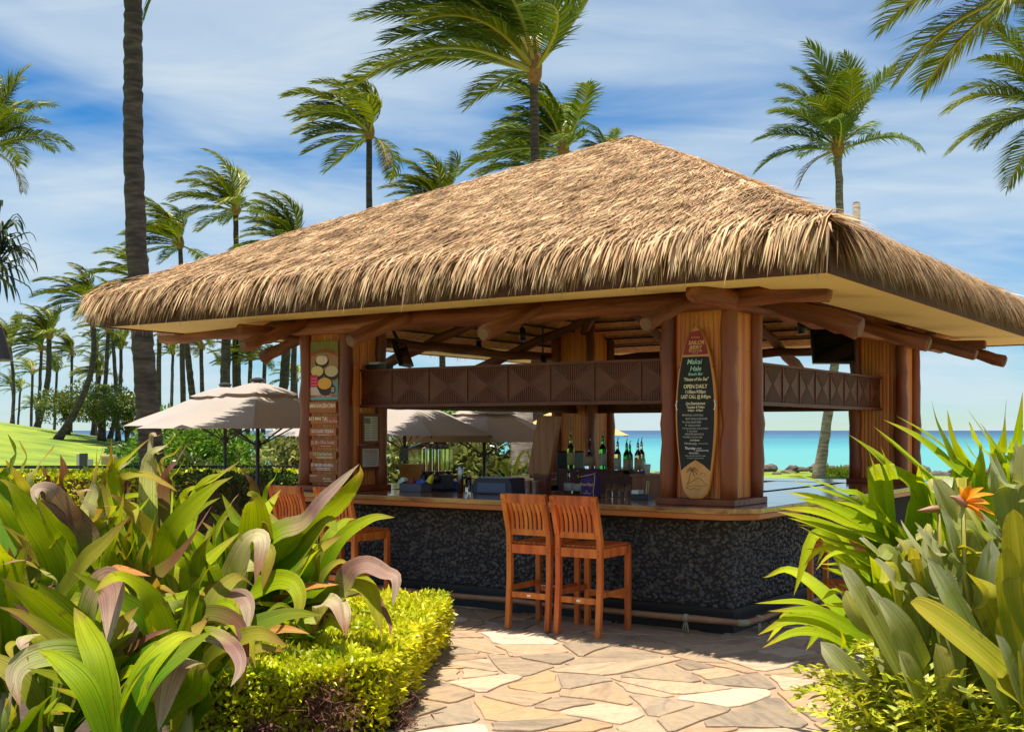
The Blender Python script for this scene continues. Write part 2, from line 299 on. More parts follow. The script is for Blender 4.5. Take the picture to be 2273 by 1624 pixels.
def sea():
    m = bpy.data.materials.new('sea_water'); m.use_nodes = True; nt = m.node_tree; n = nt.nodes; l = nt.links; p = n['Principled BSDF']
    p.inputs['Roughness'].default_value = .35; p.inputs['Specular IOR Level'].default_value = .18
    ge = n.new('ShaderNodeNewGeometry'); sp = n.new('ShaderNodeSeparateXYZ'); l.new(ge.outputs['Position'], sp.inputs[0])
    ns = n.new('ShaderNodeTexNoise'); ns.inputs['Scale'].default_value = 1; ns.inputs['Detail'].default_value = 5
    mp = n.new('ShaderNodeMapping'); mp.inputs['Scale'].default_value = (.004, .012, 1); l.new(ge.outputs['Position'], mp.inputs[0]); l.new(mp.outputs[0], ns.inputs[0])
    lg = n.new('ShaderNodeMath'); lg.operation = 'LOGARITHM'; l.new(sp.outputs[1], lg.inputs[0]); lg.inputs[1].default_value = 10
    ma = n.new('ShaderNodeMath'); ma.operation = 'MULTIPLY_ADD'; l.new(ns.outputs[0], ma.inputs[0]); ma.inputs[1].default_value = .55; l.new(lg.outputs[0], ma.inputs[2])
    mr = n.new('ShaderNodeMapRange'); l.new(ma.outputs[0], mr.inputs[0]); mr.inputs[1].default_value = 2.05; mr.inputs[2].default_value = 3.6
    rp = n.new('ShaderNodeValToRGB'); el = rp.color_ramp.elements
    for pos, c in ((.26,(.085,.33,.31)),(.38,(.055,.29,.295)),(.54,(.030,.19,.25)),(.72,(.022,.090,.17))): e = el.new(pos); e.color = (*c, 1)
    el[0].position = 0; el[0].color = (.11,.33,.28,1); el[-1].position = 1; el[-1].color = (.012,.055,.135,1)
    l.new(mr.outputs[0], rp.inputs[0])
    fo = n.new('ShaderNodeTexNoise'); fm_ = n.new('ShaderNodeMapping'); fm_.inputs['Scale'].default_value = (.03, .16, 1); l.new(ge.outputs['Position'], fm_.inputs[0]); l.new(fm_.outputs[0], fo.inputs[0]); fo.inputs['Scale'].default_value = 1.0; fo.inputs['Detail'].default_value = 9; fo.inputs['Roughness'].default_value = .72
    fr_ = n.new('ShaderNodeMapRange'); l.new(fo.outputs[0], fr_.inputs[0]); fr_.inputs[1].default_value = .62; fr_.inputs[2].default_value = .74; fr_.inputs[4].default_value = .5
    fx = n.new('ShaderNodeMixRGB'); l.new(fr_.outputs[0], fx.inputs[0]); l.new(rp.outputs[0], fx.inputs[1]); fx.inputs[2].default_value = (.45,.55,.52,1); l.new(fx.outputs[0], p.inputs['Base Color'])
    wv = n.new('ShaderNodeTexNoise'); wm = n.new('ShaderNodeMapping'); wm.inputs['Scale'].default_value = (.35, 1.1, 1); l.new(ge.outputs['Position'], wm.inputs[0]); l.new(wm.outputs[0], wv.inputs[0])
    wv.inputs['Scale'].default_value = .7; wv.inputs['Detail'].default_value = 6
    bp = n.new('ShaderNodeBump'); bp.inputs['Strength'].default_value = .5; bp.inputs['Distance'].default_value = .4; l.new(wv.outputs[0], bp.inputs['Height']); l.new(bp.outputs[0], p.inputs['Normal'])
    b = MB(); b.add([(-9000,48,-1.5),(9000,48,-1.5),(9000,12000,-1.5),(-9000,12000,-1.5)], [(0,1,2,3)])
    tag(b.build('sea', m), kind='structure', label='turquoise sea deepening to blue at the horizon')
sea()

def stone_mat():
    m = bpy.data.materials.new('flagstone'); m.use_nodes = True; nt = m.node_tree; n = nt.nodes; l = nt.links; p = n['Principled BSDF']
    oi = n.new('ShaderNodeObjectInfo'); tc = n.new('ShaderNodeTexCoord')
    rp = n.new('ShaderNodeValToRGB'); el = rp.color_ramp.elements; rp.color_ramp.interpolation = 'LINEAR'
    cs = [(.40,.275,.17),(.48,.35,.235),(.35,.24,.15),(.45,.31,.17),(.27,.215,.155),(.51,.39,.275),(.40,.285,.18),(.31,.25,.18),(.43,.315,.20),(.62,.51,.39)]
    while len(el) < len(cs): el.new(.5)
    for i, c in enumerate(cs): el[i].position = i / (len(cs)-1); el[i].color = (*c, 1)
    l.new(oi.outputs['Random'], rp.inputs[0])
    an = n.new('ShaderNodeMath'); an.operation = 'MULTIPLY'; an.inputs[1].default_value = 17.0; l.new(oi.outputs['Random'], an.inputs[0])
    vr = n.new('ShaderNodeVectorRotate'); vr.rotation_type = 'Z_AXIS'; l.new(tc.outputs['Object'], vr.inputs['Vector']); l.new(an.outputs[0], vr.inputs['Angle'])
    sc = n.new('ShaderNodeVectorMath'); sc.operation = 'SCALE'; sc.inputs[0].default_value = (31,77,13); l.new(oi.outputs['Random'], sc.inputs['Scale'])
    av = n.new('ShaderNodeVectorMath'); l.new(vr.outputs[0], av.inputs[0]); l.new(sc.outputs[0], av.inputs[1])
    mp = n.new('ShaderNodeMapping'); mp.inputs['Scale'].default_value = (1, 4.5, 1); l.new(av.outputs[0], mp.inputs[0])
    ns = n.new('ShaderNodeTexNoise'); ns.inputs['Scale'].default_value = 1.9; ns.inputs['Detail'].default_value = 7; ns.inputs['Distortion'].default_value = 1.0; l.new(mp.outputs[0], ns.inputs[0])
    r2 = n.new('ShaderNodeValToRGB'); e2 = r2.color_ramp.elements
    e2[0].position = .3; e2[0].color = (.48,.42,.36,1); e2[1].position = .72; e2[1].color = (1.28,1.22,1.14,1); e = e2.new(.5); e.color = (1.0,.95,.86,1); e = e2.new(.6); e.color = (1.12,.94,.72,1)
    l.new(ns.outputs[0], r2.inputs[0])
    mx = n.new('ShaderNodeMixRGB'); mx.blend_type = 'MULTIPLY'; mx.inputs[0].default_value = .62; l.new(rp.outputs[0], mx.inputs[1]); l.new(r2.outputs[0], mx.inputs[2])
    nf = n.new('ShaderNodeTexNoise'); nf.inputs['Scale'].default_value = 22; nf.inputs['Detail'].default_value = 6; l.new(av.outputs[0], nf.inputs[0])
    mr = n.new('ShaderNodeMapRange'); l.new(nf.outputs[0], mr.inputs[0]); mr.inputs[1].default_value = .3; mr.inputs[2].default_value = .7; mr.inputs[3].default_value = .86; mr.inputs[4].default_value = 1.08
    m3 = n.new('ShaderNodeMixRGB'); m3.blend_type = 'MULTIPLY'; m3.inputs[0].default_value = 1; l.new(mx.outputs[0], m3.inputs[1]); l.new(mr.outputs[0], m3.inputs[2])
    l.new(m3.outputs[0], p.inputs['Base Color']); p.inputs['Roughness'].default_value = .62
    bp = n.new('ShaderNodeBump'); bp.inputs['Strength'].default_value = .25; bp.inputs['Distance'].default_value = .02
    ad = n.new('ShaderNodeMath'); l.new(ns.outputs[0], ad.inputs[0]); l.new(nf.outputs[0], ad.inputs[1]); l.new(ad.outputs[0], bp.inputs['Height']); l.new(bp.outputs[0], p.inputs['Normal'])
    return m
M['stone'] = stone_mat()
def clip_poly(poly, a, nrm):
    out = []
    for i in range(len(poly)):
        p, q = poly[i], poly[(i+1) % len(poly)]
        dp = (p[0]-a[0])*nrm[0] + (p[1]-a[1])*nrm[1]; dq = (q[0]-a[0])*nrm[0] + (q[1]-a[1])*nrm[1]
        if dp <= 0: out.append(p)
        if dp * dq < 0:
            t = dp / (dp - dq); out.append((p[0]+(q[0]-p[0])*t, p[1]+(q[1]-p[1])*t))
    return out
def patio():
    g = mat('patio_joint', [(.31,.21,.13),(.40,.28,.18)], scale=9, rough=.95, bump=.4)
    base = MB().prism([(-7,1.5),(8,1.5),(16,30),(-1,30),(-2,20),(-9,19)], -.25, 0).build('patio', g)
    tag(base, kind='structure', label='irregular tan flagstone patio round the bar')
    r = random.Random(24)
    # natural slabs: a sheet broken again and again along crooked lines
    work = [[(-2.3,4.7),(3.8,4.7),(3.8,12.6),(-2.3,12.6)]]; slabs = []
    def area(P): return abs(sum(P[k-1][0]*P[k][1]-P[k][0]*P[k-1][1] for k in range(len(P))))/2
    while work:
        P = work.pop(); A = area(P)
        if A < r.uniform(.09, .40) or A < .05: slabs.append(P); continue
        mx = sum(p[0] for p in P)/len(P); my = sum(p[1] for p in P)/len(P)
        far = max(P, key=lambda p: (p[0]-mx)**2 + (p[1]-my)**2); a = math.atan2(far[1]-my, far[0]-mx) + r.uniform(-.75,.75)
        q = (mx + r.uniform(-.18,.18)*math.sqrt(A), my + r.uniform(-.18,.18)*math.sqrt(A)); nv = (math.cos(a), math.sin(a))
        for sg in (1,-1):
            Q = clip_poly(P, q, (nv[0]*sg, nv[1]*sg))
            if len(Q) > 2: work.append(Q)
    slabs.sort(key=lambda P: sum(p[1] for p in P)/len(P)); nst = 0
    for W in slabs:
        cx = sum(p[0] for p in W)/len(W); cy = sum(p[1] for p in W)/len(W)
        lx = (cx-O.x)*CT + (cy-O.y)*ST; ly = -(cx-O.x)*ST + (cy-O.y)*CT
        if (ly > .3 and lx < -.3) or (cx < -1.0 and cy < 9.3) or (cx > 2.0 and cy < 7.2) or nst > 298: continue
        nst += 1
        # inset by half a joint, wobble the rim
        n_ = len(W); ins = []
        for k in range(n_):
            p0, p1, p2 = W[k-1], W[k], W[(k+1) % n_]
            for t in (.12, .5, .88):
                q = (p1[0]+(p2[0]-p1[0])*t + r.uniform(-.008,.008), p1[1]+(p2[1]-p1[1])*t + r.uniform(-.008,.008))
                dx, dy = cx-q[0], cy-q[1]; L = math.hypot(dx, dy) + 1e-6; g_ = .015 + r.uniform(-.010, .020)
                ins.append((q[0]+dx/L*g_, q[1]+dy/L*g_))
        h = .010 + r.uniform(0, .006); mb = MB(); k = len(ins)
        lo = [(p[0]-cx, p[1]-cy, -.01) for p in ins]; mid = [(p[0]-cx, p[1]-cy, h-.004) for p in ins]; top = [((p[0]-cx)*.985, (p[1]-cy)*.985, h) for p in ins]
        fs = [(a, (a+1)%k, k+(a+1)%k, k+a) for a in range(k)] + [(k+a, k+(a+1)%k, 2*k+(a+1)%k, 2*k+a) for a in range(k)] + [tuple(range(2*k, 3*k))]
        mb.add(lo + mid + top, fs); mb.build('flagstone', M['stone'], base, loc=(cx, cy, 0))
    tag(MB().prism([(-9,1.5),(-.9,1.5),(-.72,6.3),(-.60,9.1),(-1.6,9.6),(-9,12.5)], -.05, .03).build('planting_bed', M['soil']), kind='structure', label='dark soil bed under the lilies and golden hedge')
    tag(MB().prism([(9,1.5),(1.6,1.5),(1.62,5.4),(2.35,7.6),(3.2,8.2),(9,9)], -.05, .03).build('planting_bed', M['soil']), kind='structure', label='dark soil bed under the bird of paradise')
patio()
# ---------------------------------------------------------------- the bar pavilion
LX, MY = 4.93, 5.70             # counter plan: x from -LX to 0, y from 0 to MY
EX0, EX1, EY0, EY1 = -6.55, 1.21, -1.21, 6.95      # eave line
AX, AY, AZ = -2.52, 2.90, 4.99                     # apex
ZE, ZT = 2.75, 3.10                                # eave underside, top of the thatch rim
bar = empty('bar_pavilion', O, TH)
tag(bar, 'open thatched beach bar with pebble counter and bamboo pillars', 'bar pavilion')

def wob_log(mb, a, b, r0, r1, seg=8, n=10, w=.012, seed=0):
    r = random.Random(seed); a = Vector(a); b = Vector(b); pts = []; rad = []
    for i in range(seg+1):
        t = i / seg; p = a.lerp(b, t)
        if 0 < i < seg: p += Vector((r.uniform(-w,w), r.uniform(-w,w), r.uniform(-w,w)))
        pts.append(p); rad.append((r0 + (r1-r0)*t) * r.uniform(.90, 1.08) * (1.13 if r.random() < .12 else 1))
    # slightly rounded ends
    d = (pts[1]-pts[0]).normalized(); pts[0:0] = [pts[0] - d*.012]; rad[0:0] = [rad[0]*.8]
    d = (pts[-1]-pts[-2]).normalized(); pts.append(pts[-1] + d*.012); rad.append(rad[-1]*.8)
    return mb.tube(pts, rad, n)

def log_obj(name, a, b, r0, r1, seg, n, w, seed, m, parent):
    a = Vector(a); b = Vector(b); mb = MB(); wob_log(mb, (0,0,0), (0,0,(b-a).length), r0, r1, seg, n, w, seed)
    o = mb.build(name, m, parent, smooth=True, loc=a); o.rotation_euler = (b-a).to_track_quat('Z', 'Y').to_euler(); return o
def dome_mesh():
    b = MB(); n = 8; vs = []
    for rr, z in ((1, 0), (.86, .55), (.5, .88)):
        vs += [(rr*math.cos(2*math.pi*j/n), rr*math.sin(2*math.pi*j/n), z) for j in range(n)]
    vs.append((0,0,1)); fs = [(i*n+j, i*n+(j+1)%n, (i+1)*n+(j+1)%n, (i+1)*n+j) for i in range(2) for j in range(n)]
    fs += [(2*n+j, 2*n+(j+1)%n, 3*n) for j in range(n)]; return b.add(vs, fs)

def counter():
    kb = MB().box(-LX, 0, 0, .2, -.02, .21); kb.box(-.2, 0, .2, MY, -.02, .21); kb.box(-LX, -LX+.2, .2, MY, -.02, .21); kb.box(-LX+.2, -.2, MY-.2, MY, -.02, .21)
    kb.build('kick_base', M['black'], bar)
    wall = MB()
    i = .03
    for x0, x1, y0, y1 in ((-LX+i, -i, i, .2), (-.2, -i, .2, MY-i), (-LX+i, -LX+.2, .2, MY-i), (-LX+.2, -.2, MY-.2, MY-i)): wall.box(x0, x1, y0, y1, .21, .955)
    w = wall.build('counter_wall', M['mortar'], bar)
    # pebbles: rows jittered over the front and the right side; those near the corner as pieces of their own
    dm = dome_mesh(); dme = dm.mesh('pebble', M['pebble'], True); dv = np.array(dm.v); r = random.Random(3); big = MB(); single = 0
    s = .045
    def put(c, nrm, u):
        nonlocal single
        k_ = r.choice((.7,.85,1,1,1.15,1.35)); a, b_, d = r.uniform(.021,.031)*k_, r.uniform(.014,.023)*k_, r.uniform(.010,.026); t = r.uniform(0, math.pi)
        c = Vector(c); nrm = Vector(nrm); u = Vector(u); v = nrm.cross(u); uu = u*math.cos(t) + v*math.sin(t); vv = -u*math.sin(t) + v*math.cos(t)
        if c.x > -1.05 and c.y < .45 and single < 300 and r.random() < .8:
            single += 1
            o = obj('pebble', dme, w); o.matrix_local = Matrix((( uu.x*a, vv.x*b_, nrm.x*d, c.x),(uu.y*a, vv.y*b_, nrm.y*d, c.y),(uu.z*a, vv.z*b_, nrm.z*d, c.z),(0,0,0,1)))
        else: big.add([c + uu*(p[0]*a) + vv*(p[1]*b_) + nrm*(p[2]*d) for p in dv], dm.f)
    nz = int(.73 / (s*.86))
    for row in range(nz):
        z = .235 + row * s * .86
        x = -LX + .04 + (row % 2) * s/2
        while x < -.03:
            put((x + r.uniform(-.016,.016), i+.002, min(z + r.uniform(-.02,.02), .93)), (0,-1,0), (1,0,0)); x += s*r.uniform(.75,1.15)
        y = .05 + (row % 2) * s/2
        while y < 3.2:
            put((-i-.002, y + r.uniform(-.016,.016), min(z + r.uniform(-.02,.02), .93)), (1,0,0), (0,1,0)); y += s*r.uniform(.75,1.15)
    o = big.build('pebble_cladding', M['pebble'], w, smooth=True); o['kind'] = 'stuff'
    e, c = .25, .21
    def ring(e, z0, z1, name, m, inner, c):
        b = MB(); b.prism([(-LX-e, -e+c), (-LX-e+c, -e), (e-c, -e), (e, -e+c), (e, inner), (-LX-e, inner)], z0, z1); b.build(name, m, bar, bevel=.008)
        MB().box(-inner, e, inner, MY+e, z0, z1).build(name, m, bar, bevel=.008)
        MB().box(-LX-e, -LX+inner, inner, MY+e, z0, z1).build(name, m, bar, bevel=.008)
        MB().box(-LX+inner, -inner, MY-inner, MY+e, z0, z1).build(name, m, bar, bevel=.008)
    ring(.235, .955, 1.003, 'counter_apron', M['apron'], .62, .205)
    ring(.25, 1.003, 1.05, 'counter_top', M['slab'], .68, .21)
    MB().box(-LX+.2, -.2, .2, MY-.2, -.02, .02).build('bar_floor', mat('bar_floor', [(.42,.34,.26),(.52,.43,.33)], scale=3, rough=.6), bar)
counter()

def bamboo_mesh(L):
    b = MB(); r = random.Random(int(L*1000)); n = 5; zs = [0, L*.02, L*.31, L*.315, L*.32, L*.66, L*.665, L*.67, L]; ks = [.96, 1, 1, 1.1, 1, 1, 1.1, 1, 1]
    vs = []
    for z, k in zip(zs, ks):
        for j in range(n):
            a = math.pi * j / (n-1); vs.append((-math.cos(a)*.5, -math.sin(a)*.11*k, z))
    fs = [(i*n+j, i*n+j+1, (i+1)*n+j+1, (i+1)*n+j) for i in range(len(zs)-1) for j in range(n-1)] + [tuple((len(zs)-1)*n+j for j in range(n))]
    return b.add(vs, fs).mesh('bamboo_strip', M['bamboo'], True)
PILLARS = []
def pillars():
    z0, z1 = 1.05, 3.12; H = z1 - z0 - .06; full = bamboo_mesh(H); ha = bamboo_mesh(H*.62); hb = bamboo_mesh(H*.38); r = random.Random(5)
    for k, (px, py) in enumerate(((-.35,.35), (-LX+.35,.35), (-.35,MY-.35), (-LX+.35,MY-.35))):
        p = MB().box(px-.36, px+.36, py-.36, py+.36, z0, z0+.055).build('pillar_plinth', M['post'], bar, bevel=.008)
        core = MB().box(px-.255, px+.255, py-.255, py+.255, z0+.055, z1).build('pillar', M['darkwood'], bar)
        PILLARS.append(core)
        for sx in (-1,1):
            for sy in (-1,1):
                b = MB(); wob_log(b, (px+sx*.275, py+sy*.275, z0+.055), (px+sx*.275, py+sy*.275, z1+.02), .078, .062, 13, 12, .009, k*7+sx+2*sy)
                b.build('post', M['post'], core, smooth=True)
        w = .043; nst = 10
        for face in range(4):
            a = face * math.pi/2; ca, sa = math.cos(a), math.sin(a)
            for j in range(nst):
                off = (j - (nst-1)/2) * w
                # face 0 looks to -y; local strip bulges to -y
                x, y = off, -.262 - .004*r.random(); lx, ly = px + x*ca - y*sa, py + x*sa + y*ca
                if r.random() < .45:
                    if r.random() < .5: parts = ((ha, z0+.057), (hb, z0+.060+H*.62))
                    else: parts = ((hb, z0+.057), (ha, z0+.060+H*.38))
                else: parts = ((full, z0+.058),)
                for me, z in parts: obj('bamboo_strip', me, core, (lx, ly, z), (0,0,a), (w*.97, .045, 1))
pillars()

def carved_panel(L, name, loc, rz):
    z0, z1 = 1.945, 2.29; H = z1 - z0; pn = MB().box(0, L, -.03, .03, z0, z1).build(name, M['darkwood'], bar, loc=loc, rot=(0,0,rz))
    MB().box(-.02, L+.02, -.055, .055, z0-.03, z0).build('lower_moulding', M['darkwood'], pn)
    MB().box(-.02, L+.02, -.055, .055, z1, z1+.022).build('upper_moulding', M['darkwood'], pn)
    n = max(1, round(L/.46)); c = L/n
    for side in (-1, 1):
        for i in range(n):
            x0 = i*c; y = side*.0325
            MB().beam((x0+.01,y,z0+.01),(x0+c-.01,y,z1-.01), .012, .007, (0,1,0)).build('diagonal', M['darkwood'], pn)
            MB().beam((x0+.01,y+side*.001,z1-.01),(x0+c-.01,y+side*.001,z0+.01), .012, .007, (0,1,0)).build('diagonal', M['darkwood'], pn)
            if i: MB().box(x0-.007, x0+.007, side*.03 - .001 if side > 0 else -.042, side*.03+.012 if side > 0 else -.029, z0, z1).build('divider', M['darkwood'], pn)
        rb = MB(); k = 0
        x = .012
        while x < L - .01:
            t = (x % c)/c; h = H/2 * (1 - abs(2*t-1)) ; h = H/2 - abs(.5-t)*H
            if h > .03:
                y0, y1 = (side*.029, side*.029+.009) if side > 0 else (-.038, -.029)
                rb.box(x-.006, x+.006, y0, y1, z1-h+.016, z1-.003); rb.box(x-.006, x+.006, y0, y1, z0+.003, z0+h-.016)
            x += .023
        o = rb.build('rib_carving', M['darkwood'], pn); o['kind'] = 'stuff'
carved_panel(LX-1.10, 'carved_panel', (-LX+.55, .36, 0), 0)
carved_panel(MY-1.10, 'carved_panel', (-.36, .55, 0), math.pi/2)
carved_panel(LX-1.10, 'carved_panel', (-LX+.55, MY-.36, 0), 0)
carved_panel(MY-1.10, 'carved_panel', (-LX+.36, .55, 0), math.pi/2)

def ceil_z(x, y): return 2.93 + .37 * min(-x if x > AX else x + LX, y if y < AY else MY - y)
def roof():
    rf = MB(); i = .10
    # body of the thatch: eave rim to the apex, four faces, closed below by the woven ceiling and the soffit
    x0, x1, y0, y1 = EX0-.02, EX1+.02, EY0-.02, EY1+.02
    zi = ZT - .03; d = .30
    k = (AZ - zi) / 4.0
    rim = [(x0,y0,ZE+.16),(x1,y0,ZE+.16),(x1,y1,ZE+.16),(x0,y1,ZE+.16)]
    sh = [(x0+.04,y0+.04,ZE+.26),(x1-.04,y0+.04,ZE+.26),(x1-.04,y1-.04,ZE+.26),(x0+.04,y1-.04,ZE+.26)]
    up = [(x0+d,y0+d,zi+.06),(x1-d,y0+d,zi+.06),(x1-d,y1-d,zi+.06),(x0+d,y1-d,zi+.06)]
    vs = rim + sh + up + [(AX,AY,AZ-.03)]
    fs = [(a, (a+1)%4, 4+(a+1)%4, 4+a) for a in range(4)] + [(4+a, 4+(a+1)%4, 8+(a+1)%4, 8+a) for a in range(4)] + [(8+a, 8+(a+1)%4, 12) for a in range(4)]
    body = rf.add(vs, fs).build('roof', M['thatch_under'], bar)
    # fascia boards and cream soffit
    for a, b_ in (((EX0,EY0),(EX1,EY0)),((EX1,EY0),(EX1,EY1)),((EX1,EY1),(EX0,EY1)),((EX0,EY1),(EX0,EY0))):
        MB().beam((*a, ZE+.085),(*b_, ZE+.085), .03, .17).build('fascia_board', M['fascia'], body)
    g = .02
    so = [(EX0+g,EY0+g),(EX1-g,EY0+g),(EX1-g,EY1-g),(EX0+g,EY1-g)]; inn = [(-LX-.36,-.36),(.36,-.36),(.36,MY+.36),(-LX-.36,MY+.36)]
    for a in range(4):
        b = (a+1) % 4; q = [(*so[a],ZE+.012),(*so[b],ZE+.012),(*inn[b],2.80),(*inn[a],2.80)]
        MB().add(q + [(x,y,z+.03) for x,y,z in q], [(0,3,2,1),(4,5,6,7),(0,1,5,4),(2,3,7,6)]).build('soffit', M['cream'], body)
    # woven ceiling with battens
    cn = [(-LX-.37,-.37,2.795),(.37,-.37,2.795),(.37,MY+.37,2.795),(-LX-.37,MY+.37,2.795)]; zap = 2.93 + .37*2.45
    for a in range(4):
        p, q = Vector(cn[a]), Vector(cn[(a+1)%4]); t = Vector((AX,AY,zap+.02))
        c = MB().add([p,q,t], [(0,2,1)]).build('ceiling', M['mat_ceiling'], body)
        for j in range(1, 11):
            s_ = j/11.5; u, v = p.lerp(t, s_), q.lerp(t, s_)
            MB().beam(u - Vector((0,0,.02)), v - Vector((0,0,.02)), .03, .022).build('batten', M['batten'], c)
    # perimeter logs
    for n_, (a, b_) in enumerate((((-7.0,-.01,2.765),(.80,-.01,2.765)), ((0,-.75,2.74),(0,6.55,2.74)), ((-5.7,MY+.1,2.70),(.7,MY+.1,2.70)), ((-LX-.1,-.7,2.70),(-LX-.1,6.5,2.70)))):
        log_obj('beam', a, b_, (.10,.082,.06,.06)[n_], (.085,.08,.055,.055)[n_], 22, 12, .020, 40+n_, M['log'], body)
    # rafters: tails hang out past the beams
    sl = .34
    def raf(ax, ay, dx, dy, L, k, r=.067):
        st = Vector((ax + dx*.90, ay + dy*.90, 2.50)); en = Vector((ax - dx*L, ay - dy*L, 2.50 + sl*(.90+L)))
        log_obj('rafter', st, en, r, r*.62, 11, 12, .014, 60+k, M['log'], body)
        dr = (st-en).normalized(); MB().tube([st+dr*.0125, st+dr*.019], r*.74, 12).build('cut_end', M['cut_end'], body)
    k = 0
    for x in (-.33, -1.87, -3.36, -4.75):
        L = min(-x, x+LX, 2.6); raf(x, 0, 0, -1, max(L, .35), k); k += 1; raf(x, MY, 0, 1, max(L, .35), k); k += 1
    for y in (.42, 2.5, 4.4, 5.9):
        L = min(y, max(MY-y, .3), 2.3); raf(0, y, 1, 0, max(L, .35), k, .095 if y < 1 else .072); k += 1; raf(-LX, y, -1, 0, max(L, .35), k); k += 1
    for cx_, cy_ in ((-LX,0),(0,0),(0,MY),(-LX,MY)):
        log_obj('hip_rafter', (cx_, cy_, 2.84), (AX, AY, 2.84+.37*2.45), .06, .05, 9, 10, .012, 90+k, M['log'], body); k += 1
    MB().lathe([(.17,0),(.15,.03),(.05,.07),(.01,.08)], 8, (AX,AY,AZ-.03)).build('roof_cap', M['black'], body)
    # thatch: tens of thousands of dry leaf blades laid down the four slopes
    rg = np.random.default_rng(11)
    cs = [np.array((EX0,EY0)), np.array((EX1,EY0)), np.array((EX1,EY1)), np.array((EX0,EY1))]; ap = np.array((AX,AY,AZ))
    Rt=[]; D=[]; N=[]; Ln=[]; Wd=[]
    for a, cnt in ((0, 78000), (1, 46000), (2, 9000), (3, 15000)):
        p = np.array((*cs[a], ZT)); q = np.array((*cs[(a+1)%4], ZT))
        n = cnt; u = rg.random(n); v = 1 - np.sqrt(rg.random(n)); v = np.clip(v, .0, .995)
        base = p + (q-p)*u[:,None]; pt = base + (ap - base)*v[:,None]
        e = (q-p)/np.linalg.norm(q-p); nr = np.cross(e, ap-p); nr /= np.linalg.norm(nr); nr *= np.sign(nr[2])
        dn = np.cross(e, nr); dn *= -np.sign(dn[2])
        # the slope falls in a soft bulge towards the eave
        lat = rg.normal(0, .33, n); dr = dn[None]*1 + e[None]*lat[:,None] + nr[None]*rg.uniform(.00,.15,n)[:,None]
        Rt.append(pt + nr*rg.uniform(.0,.035,n)[:,None] + np.array((0,0,1))*(.05*np.sin(np.clip(v,0,1)*math.pi))[:,None]); D.append(dr)
        N.append(np.repeat(nr[None],n,0) + rg.normal(0,.25,(n,3))); Ln.append(rg.uniform(.10,.28,n)); Wd.append(rg.uniform(.0065,.016,n))
    # hips: blades splayed across the ridge lines
    for a in range(4):
        p = np.array((*cs[a], ZT)); n = 1500; v = rg.random(n); pt = p + (ap-p)*v[:,None]; h = (ap-p)/np.linalg.norm(ap-p)
        side = np.cross(h, (0,0,1.)); side /= np.linalg.norm(side); s_ = rg.choice((-1,1), n)
        dr = -h[None]*rg.uniform(.5,1.0,n)[:,None] + side[None]*(s_*rg.uniform(.15,.8,n))[:,None] + np.array((0,0,1))*rg.uniform(-.22,.10,n)[:,None]
        Rt.append(pt + np.array((0,0,1))*rg.uniform(.01,.05,n)[:,None]); D.append(dr); N.append(np.repeat(np.array((0,0,1.))[None],n,0)+rg.normal(0,.3,(n,3)))
        Ln.append(rg.uniform(.16,.38,n)); Wd.append(rg.uniform(.010,.022,n))
    Rt=np.concatenate(Rt); D=np.concatenate(D); N=np.concatenate(N); Ln=np.concatenate(Ln); Wd=np.concatenate(Wd)
    th = obj('thatch', blades(Rt, D, N, Ln, Wd, np.array((0,0,-.10))[None], 'thatch', M['thatch']), body); th['kind'] = 'stuff'
    # fringe: long blades curling over the rim and hanging down
    V=[]; I=[]; C=[]; nb=0
    for a in range(4):
        p, q = cs[a], cs[(a+1)%4]; L = np.linalg.norm(q-p); e = (q-p)/L; out = np.array((e[1], -e[0])); n = int(L*(540 if a < 2 else 220))
        s_ = rg.uniform(-.02, L+.02, n); inset = rg.uniform(.0, .34, n)
        # thinner at the very corners
        base = p + e*s_[:,None] - out*inset[:,None]
        z0 = ZT - .02 + inset*.42 + rg.uniform(-.03,.025,n); lat = rg.normal(0,.035,n) + .03*np.sin(s_*5.0) + .055*np.sin(s_*31+np.sin(s_*7)*3)
        clump = np.sin(s_*9.1)*.5 + np.sin(s_*23.7+1)*.6 + np.sin(s_*41.3+2)*.5
        drop = rg.uniform(.17,.37,n) + .045*clump; reach = inset + rg.uniform(.06,.30,n)
        w = rg.uniform(.009,.021,n)/2
        stages = ((0,0,0),(.45,.08,.25),(.72,.30,.6),(.90,.64,.85),(1.04,1.0,1.0))
        rows = []
        for st,(f,g2,l2) in enumerate(stages):
            xy = base + out*(reach*f)[:,None] + e*(lat*l2)[:,None]
            zz = z0 - (drop + inset*.30)*g2
            rows.append(np.concatenate([xy, zz[:,None]],1))
        ww = (.7,1,1,.75)
        for st in range(4):
            V.append(np.concatenate([rows[st] - np.append(e,0)*(w*ww[st])[:,None], rows[st] + np.append(e,0)*(w*ww[st])[:,None]],1).reshape(-1,2,3))
        tip = rows[4][:,None,:]
        B = np.concatenate([V[-4],V[-3],V[-2],V[-1],tip],1); V = V[:-4]
        V.append(B.reshape(-1,3)); b0 = (nb + np.arange(n)*9)[:,None]
        I.append((b0 + np.array([0,1,3,2, 2,3,5,4, 4,5,7,6, 6,7,8])).ravel()); C.append(np.tile([4,4,4,3], n)); nb += n*9
    fr = obj('thatch_fringe', np_mesh('thatch_fringe', np.concatenate(V), np.concatenate(I), np.concatenate(C), M['thatch']), body); fr['kind'] = 'stuff'
roof()

